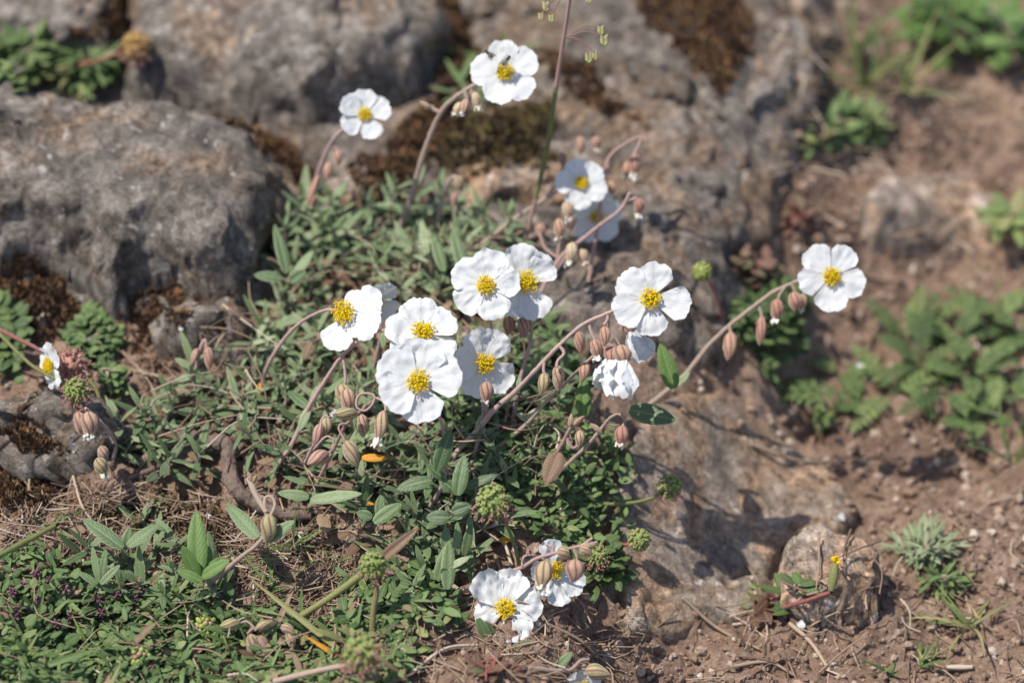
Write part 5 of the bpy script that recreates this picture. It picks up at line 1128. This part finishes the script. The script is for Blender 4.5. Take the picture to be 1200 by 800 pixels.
def twig(pts, r, label, mat=M_STRAW, rnd=0.4, lift=0.002):
    m = MB(); Q = [G(x, y, lift) for x, y in pts]; tube(m, Q, [r, r*0.7], 6, 6, 0, rnd, 0.15); solo(m, 'twig', mat, Q[0], label, 'twig', 'dry twigs on the ground')
TW = [([(178, 420), (182, 445), (190, 465), (202, 480)], .0008), ([(142, 410), (160, 430), (172, 445)], .0007), ([(160, 468), (178, 486)], .0007), ([(165, 575), (130, 590), (100, 605)], .0007), ([(36, 545), (34, 575), (38, 600)], .0007), ([(85, 555), (95, 590), (108, 610)], .0006),
      ([(150, 560), (168, 590), (178, 606)], .0006), ([(120, 590), (160, 570), (200, 552)], .0006), ([(540, 650), (585, 632), (600, 662)], .0009), ([(580, 650), (592, 690), (578, 720)], .0007), ([(640, 730), (680, 750), (700, 770)], .0008), ([(655, 690), (672, 712), (668, 740)], .0007), ([(460, 760), (500, 770), (540, 785)], .0006),
      ([(925, 730), (950, 752), (972, 785)], .0010), ([(1010, 575), (1035, 582)], .0013), ([(860, 780), (900, 775), (930, 790)], .0008), ([(1110, 782), (1140, 781)], .0013), ([(990, 330), (1030, 370), (1000, 430)], .0009), ([(880, 520), (940, 540), (990, 538)], .0008), ([(1070, 270), (1110, 290), (1150, 285)], .0009), ([(980, 300), (1020, 325), (1060, 330)], .0010), ([(1060, 90), (1100, 110), (1130, 130)], .0012), ([(400, 560), (425, 552), (450, 560)], .0008), ([(455, 580), (500, 574), (540, 560)], .0010), ([(375, 300), (400, 330), (395, 360)], .0007), ([(470, 330), (500, 345), (530, 340)], .0008), ([(800, 700), (840, 735), (890, 760)], .0008), ([(480, 790), (520, 760), (560, 755)], .0007)]
for k, (p, r) in enumerate(TW): twig(p, r, lab(('short' if len(p) < 3 else 'thin bent') + ' dry twig', *p[len(p)//2]), rnd=(k*0.37) % 1)

def tuft(px, py, n, L, W, label, seed, lo=0.0, hi=0.7, el=(0.3, 1.3), fan=None):
    r = np.random.default_rng(seed); b = G(px, py); t = thing('grass_tuft', b, label, 'grass', 'grass tufts')
    for k in range(n):
        a = r.uniform(0, 2*np.pi) if fan is None else r.uniform(*fan); e = r.uniform(*el); d = (np.cos(a)*np.cos(e), np.sin(a)*np.cos(e), np.sin(e)); m = MB()
        blade(m, b + r.normal(0, 0.0016, 3)*(1, 1, 0), d, nrm((r.normal(0, .4), -0.3, 1)), L*r.uniform(0.5, 1.15), W*r.uniform(0.7, 1.2), r.uniform(0.2, 1.3), r.uniform(lo, hi), 0, 10, r.normal(0, 0.6)); m.build('blade', M_GRASS, t)
TU = [(40, 770, 9, .032, .0022), (70, 790, 8, .034, .0024), (110, 770, 7, .03, .0018), (20, 795, 8, .03, .002), (180, 720, 8, .028, .0016), (200, 700, 7, .026, .0014), (220, 735, 8, .026, .0015), (150, 750, 6, .024, .0014), (265, 735, 7, .03, .0016), (320, 700, 9, .022, .0012), (350, 640, 10, .022, .0010), (375, 660, 9, .022, .0010), (285, 770, 6, .024, .0015), (340, 790, 7, .022, .0014), (60, 620, 6, .018, .0012), (300, 660, 8, .018, .001), (400, 790, 6, .02, .0012), (240, 780, 7, .024, .0016), (5, 700, 6, .022, .0016)]
for k, a in enumerate(TU): tuft(a[0], a[1], int(a[2]*1.5), a[3], a[4], lab('green grass tuft', a[0], a[1]), 500 + k, el=(0.15, 1.1))
tuft(1138, 735, 16, .026, .0015, 'pale straw coloured grass tuft on bare soil at the lower right', 530, 0.5, 1.0, (0.1, 0.9))
tuft(1080, 780, 9, .02, .0013, 'sparse green grass tuft at the bottom right', 531, 0.2, 0.9)
tuft(1040, 790, 7, .018, .0013, 'small grass tuft at the bottom edge on soil', 532, 0.2, 0.9)
tuft(1015, 100, 12, .05, .002, 'blurred tall grass tuft behind the flat green weed', 533, 0.2, 0.9, (0.5, 1.3))
tuft(1060, 110, 12, .045, .002, 'blurred yellowish grass tuft beside the broad leaved weed', 534, 0.4, 1.0, (0.3, 1.2))
tuft(1000, 60, 8, .05, .002, 'blurred bluish grass blades at the top edge', 535, 0.1, 0.6, (0.6, 1.3))
tuft(580, 75, 6, .04, .003, 'blurred grass blades behind the topmost flower', 536, 0.2, 0.6, (0.4, 1.0))
tuft(1190, 545, 8, .03, .002, 'green grass blades at the right edge below the fern leaves', 537, 0.2, 0.8)
tuft(1160, 400, 9, .04, .0022, 'yellowish grass tuft among the fern leaves', 538, 0.4, 0.9)
tuft(870, 690, 6, .02, .0016, 'single pale blades on soil in front of the flat rock', 539, 0.4, 0.9, (0.05, 0.4))
def lone(name, base, tip, w, d, label, cat, mat, rnd=0.5, bend=0.3, d2=None):
    b = P(*base, d); e = P(*tip, d2 or d); m = MB(); blade(m, b, e - b + UPV*0.002, -FWD + np.array((0, 0, 0.5)), np.linalg.norm(e - b)*1.04, w*d*K, bend, rnd, 0, 14, 0.5); solo(m, name, mat, b, label, cat, 'single fallen blades')
lone('fallen_grass', (396, 760), (286, 676), 8, 1.05, 'long withering grass blade, yellow at its tip, across the dry litter', 'grass blade', M_GRASS, 0.86, 0.25, 1.062)
lone('fallen_grass', (58, 778), (122, 764), 10, 1.04, 'wide green grass blade lying at the bottom left', 'grass blade', M_GRASS, 0.35)
lone('dry_grass', (404, 774), (352, 746), 7, 1.05, 'orange dry blade beside the thick green stalk', 'dry blade', M_ORANGE, 0.3)
lone('dry_grass', (326, 728), (346, 692), 8, 1.058, 'pale orange dry leaf leaning on the thick green stalk', 'dry blade', M_DEAD, 0.9)
def flat_leaf(px, py, dx, dy, L, w, label, cat, mat, name, d=None, rnd=0.5, group=None, lift=0.004, bend=0.3):
    b = G(px, py, lift); e = P(px + dx*L, py - dy*L, depth(b)); m = MB(); leaf(m, b, e - b, nrm((0.05, -0.5, 1)), L*K*depth(b), w*K*depth(b), bend, 0.25, rnd, 0, 9, 7); solo(m, name, mat, b, label, cat, group)
flat_leaf(424, 536, 1, 0.02, 31, 10, 'narrow bright orange fallen leaf under the front flower', 'fallen leaf', M_ORANGE, 'fallen_leaf', group='fallen leaves', lift=0.017)
flat_leaf(430, 590, 0.9, -0.3, 12, 8, 'small orange leaf scrap in the leaf mat', 'fallen leaf', M_ORANGE, 'fallen_leaf', rnd=0.9, group='fallen leaves', lift=0.006)
flat_leaf(302, 462, 0.2, 1, 14, 8, 'small orange scrap at the foot of the reddish stem', 'fallen leaf', M_ORANGE, 'fallen_leaf', rnd=0.4, group='fallen leaves', lift=0.006)
flat_leaf(586, 632, 1, 0.1, 14, 9, 'yellow leaf scrap in shade below the shaggy burnet head', 'fallen leaf', M_ORANGE, 'fallen_leaf', rnd=0.9, group='fallen leaves', lift=0.004)
flat_leaf(182, 686, 0.35, 1, 32, 17, 'curled pale brown dead leaf beside the bright rosette', 'fallen leaf', M_DEAD, 'fallen_leaf', rnd=0.9, group='fallen leaves', bend=1.2)
flat_leaf(100, 622, -0.9, 0.3, 20, 11, 'pinkish dead leaf behind the low herbs at the left', 'fallen leaf', M_DEAD, 'fallen_leaf', rnd=0.6, group='fallen leaves')
flat_leaf(356, 420, 0.4, 1, 22, 9, 'pink brown dead leaf hanging near the side facing stamens', 'fallen leaf', M_DEAD, 'fallen_leaf', rnd=0.5, group='fallen leaves', lift=0.02)
# fallen white petals
def fallen(px, py, r, label, seed, half=38, lift=0.003):
    g = np.random.default_rng(seed); b = G(px, py, lift); V, F, A = petal(r*K*depth(b), rad(half), g, 0.4, 1.5, 0.0, 0.05); n = nrm((g.normal(0, .3), -0.5, 1)); u = nrm(np.cross(n, g.normal(size=3))); s = np.cross(u, n)
    m = MB(); m.add(V[:, :1]*s + V[:, 1:2]*u + V[:, 2:]*n + b, F, A); solo(m, 'fallen_petal', M_PETAL, b, label, 'petal', 'fallen white petals')
FP = [(90, 528, 20), (243, 600, 8), (344, 355, 10), (330, 435, 9), (412, 560, 18), (310, 420, 8), (335, 445, 10), (372, 290, 9), (928, 488, 9), (1005, 425, 9), (600, 640, 8), (990, 610, 10), (940, 725, 12), (215, 385, 6), (665, 430, 9)]
for k, (x, y, r) in enumerate(FP): fallen(x, y, r, lab('fallen white petal' if r > 9 else 'scrap of white petal', x, y), 600 + k, lift=0.004)
# pebbles one can pick out
PB = [(640, 560, 6, .9), (938, 8, 14, .95), (965, 38, 9, .9), (945, 140, 8, .85), (935, 160, 7, .8), (1180, 125, 12, .6), (1010, 70, 9, .5), (905, 285, 12, .7), (875, 290, 6, .95), (995, 590, 8, .6), (1065, 580, 12, .5), (1000, 600, 7, .6), (1160, 590, 13, .55), (1170, 610, 10, .9), (1160, 580, 7, 1), (1195, 585, 9, 1), (1020, 575, 7, .4), (1140, 665, 8, .7), (1190, 660, 9, .8), (880, 480, 7, .8), (890, 700, 9, .7), (815, 720, 8, .7), (860, 770, 7, .7), (1060, 670, 6, .9), (1100, 740, 8, .5), (830, 770, 6, .4), (1150, 705, 7, .9), (915, 490, 9, .5), (930, 505, 8, .8), (1190, 20, 10, .6), (870, 500, 9, .7), (1090, 570, 8, .3), (1040, 540, 7, .4), (1060, 250, 8, .5), (960, 280, 10, .5), (985, 265, 7, .7), (1030, 150, 9, .8), (800, 480, 7, .6), (770, 760, 6, .5), (720, 780, 6, .4), (690, 760, 5, .4), (1015, 745, 6, .6), (1180, 770, 8, .5), (975, 560, 7, .4), (1130, 150, 9, .4), (1075, 160, 8, .6), (1150, 180, 8, .5), (60, 640, 6, .5), (230, 690, 5, .6), (160, 470, 6, .4)]
for k, (x, y, r, tn) in enumerate(PB):
    g = np.random.default_rng(700 + k); b = G(x, y); R = r*K*depth(b); m = MB(); blob(m, b + (0, 0, R*0.1), np.array((1, g.uniform(0.7, 1), g.uniform(0.5, 0.8)))*R*0.8, rotm(g), 3, tn*0.75, 0, 0.35, k*3.1)
    solo(m, 'pebble', M_PEBBLE, b, lab(('whitish' if tn > .85 else 'pale tan' if tn > .55 else 'brown') + ' pebble', x, y), 'pebble', 'pebbles on the bare soil')

# ------------------------------------------------------------------ light, sky, camera
w = bpy.data.worlds.new('World'); sc.world = w; w.use_nodes = True
nt = w.node_tree; nt.nodes.clear()
SUN_TO = nrm((-0.42, -0.04, 0.90))
elev = math.asin(SUN_TO[2]); azim = math.atan2(SUN_TO[0], SUN_TO[1])
sky = nt.nodes.new('ShaderNodeTexSky'); sky.sky_type = 'NISHITA'; sky.sun_disc = False
sky.sun_elevation = elev; sky.sun_rotation = azim
bg = nt.nodes.new('ShaderNodeBackground'); bg.inputs['Strength'].default_value = 0.11
wo = nt.nodes.new('ShaderNodeOutputWorld')
nt.links.new(sky.outputs[0], bg.inputs['Color']); nt.links.new(bg.outputs[0], wo.inputs['Surface'])
sl = bpy.data.lights.new('sun', 'SUN'); sl.energy = 4.1; sl.angle = rad(0.5); sl.color = (1.0, 0.945, 0.85)
so = bpy.data.objects.new('sun', sl); COL.objects.link(so)
so.rotation_euler = Vector([float(q) for q in SUN_TO]).to_track_quat('Z', 'Y').to_euler(); so.location = (0, 0, 3)

cd = bpy.data.cameras.new('camera'); cam = bpy.data.objects.new('camera', cd); COL.objects.link(cam); sc.camera = cam
cd.lens = 100; cd.sensor_width = 36; cd.clip_start = 0.05; cd.clip_end = 100
cam.location = [float(q) for q in CAM]; cam.rotation_euler = (math.pi/2 - PITCH, 0, 0)
cd.dof.use_dof = True; cd.dof.focus_distance = FOCUS; cd.dof.aperture_fstop = 4.5; cd.dof.aperture_blades = 0
sc.view_settings.view_transform = 'Standard'; sc.view_settings.look = 'None'; sc.view_settings.exposure = 0.42; sc.view_settings.gamma = 1.0
sc.cycles.use_denoising = True
sc.cycles.max_bounces = 6; sc.cycles.diffuse_bounces = 3; sc.cycles.transmission_bounces = 4; sc.cycles.glossy_bounces = 2
for o in bpy.data.objects:
    if '_o' in o.keys(): del o['_o']
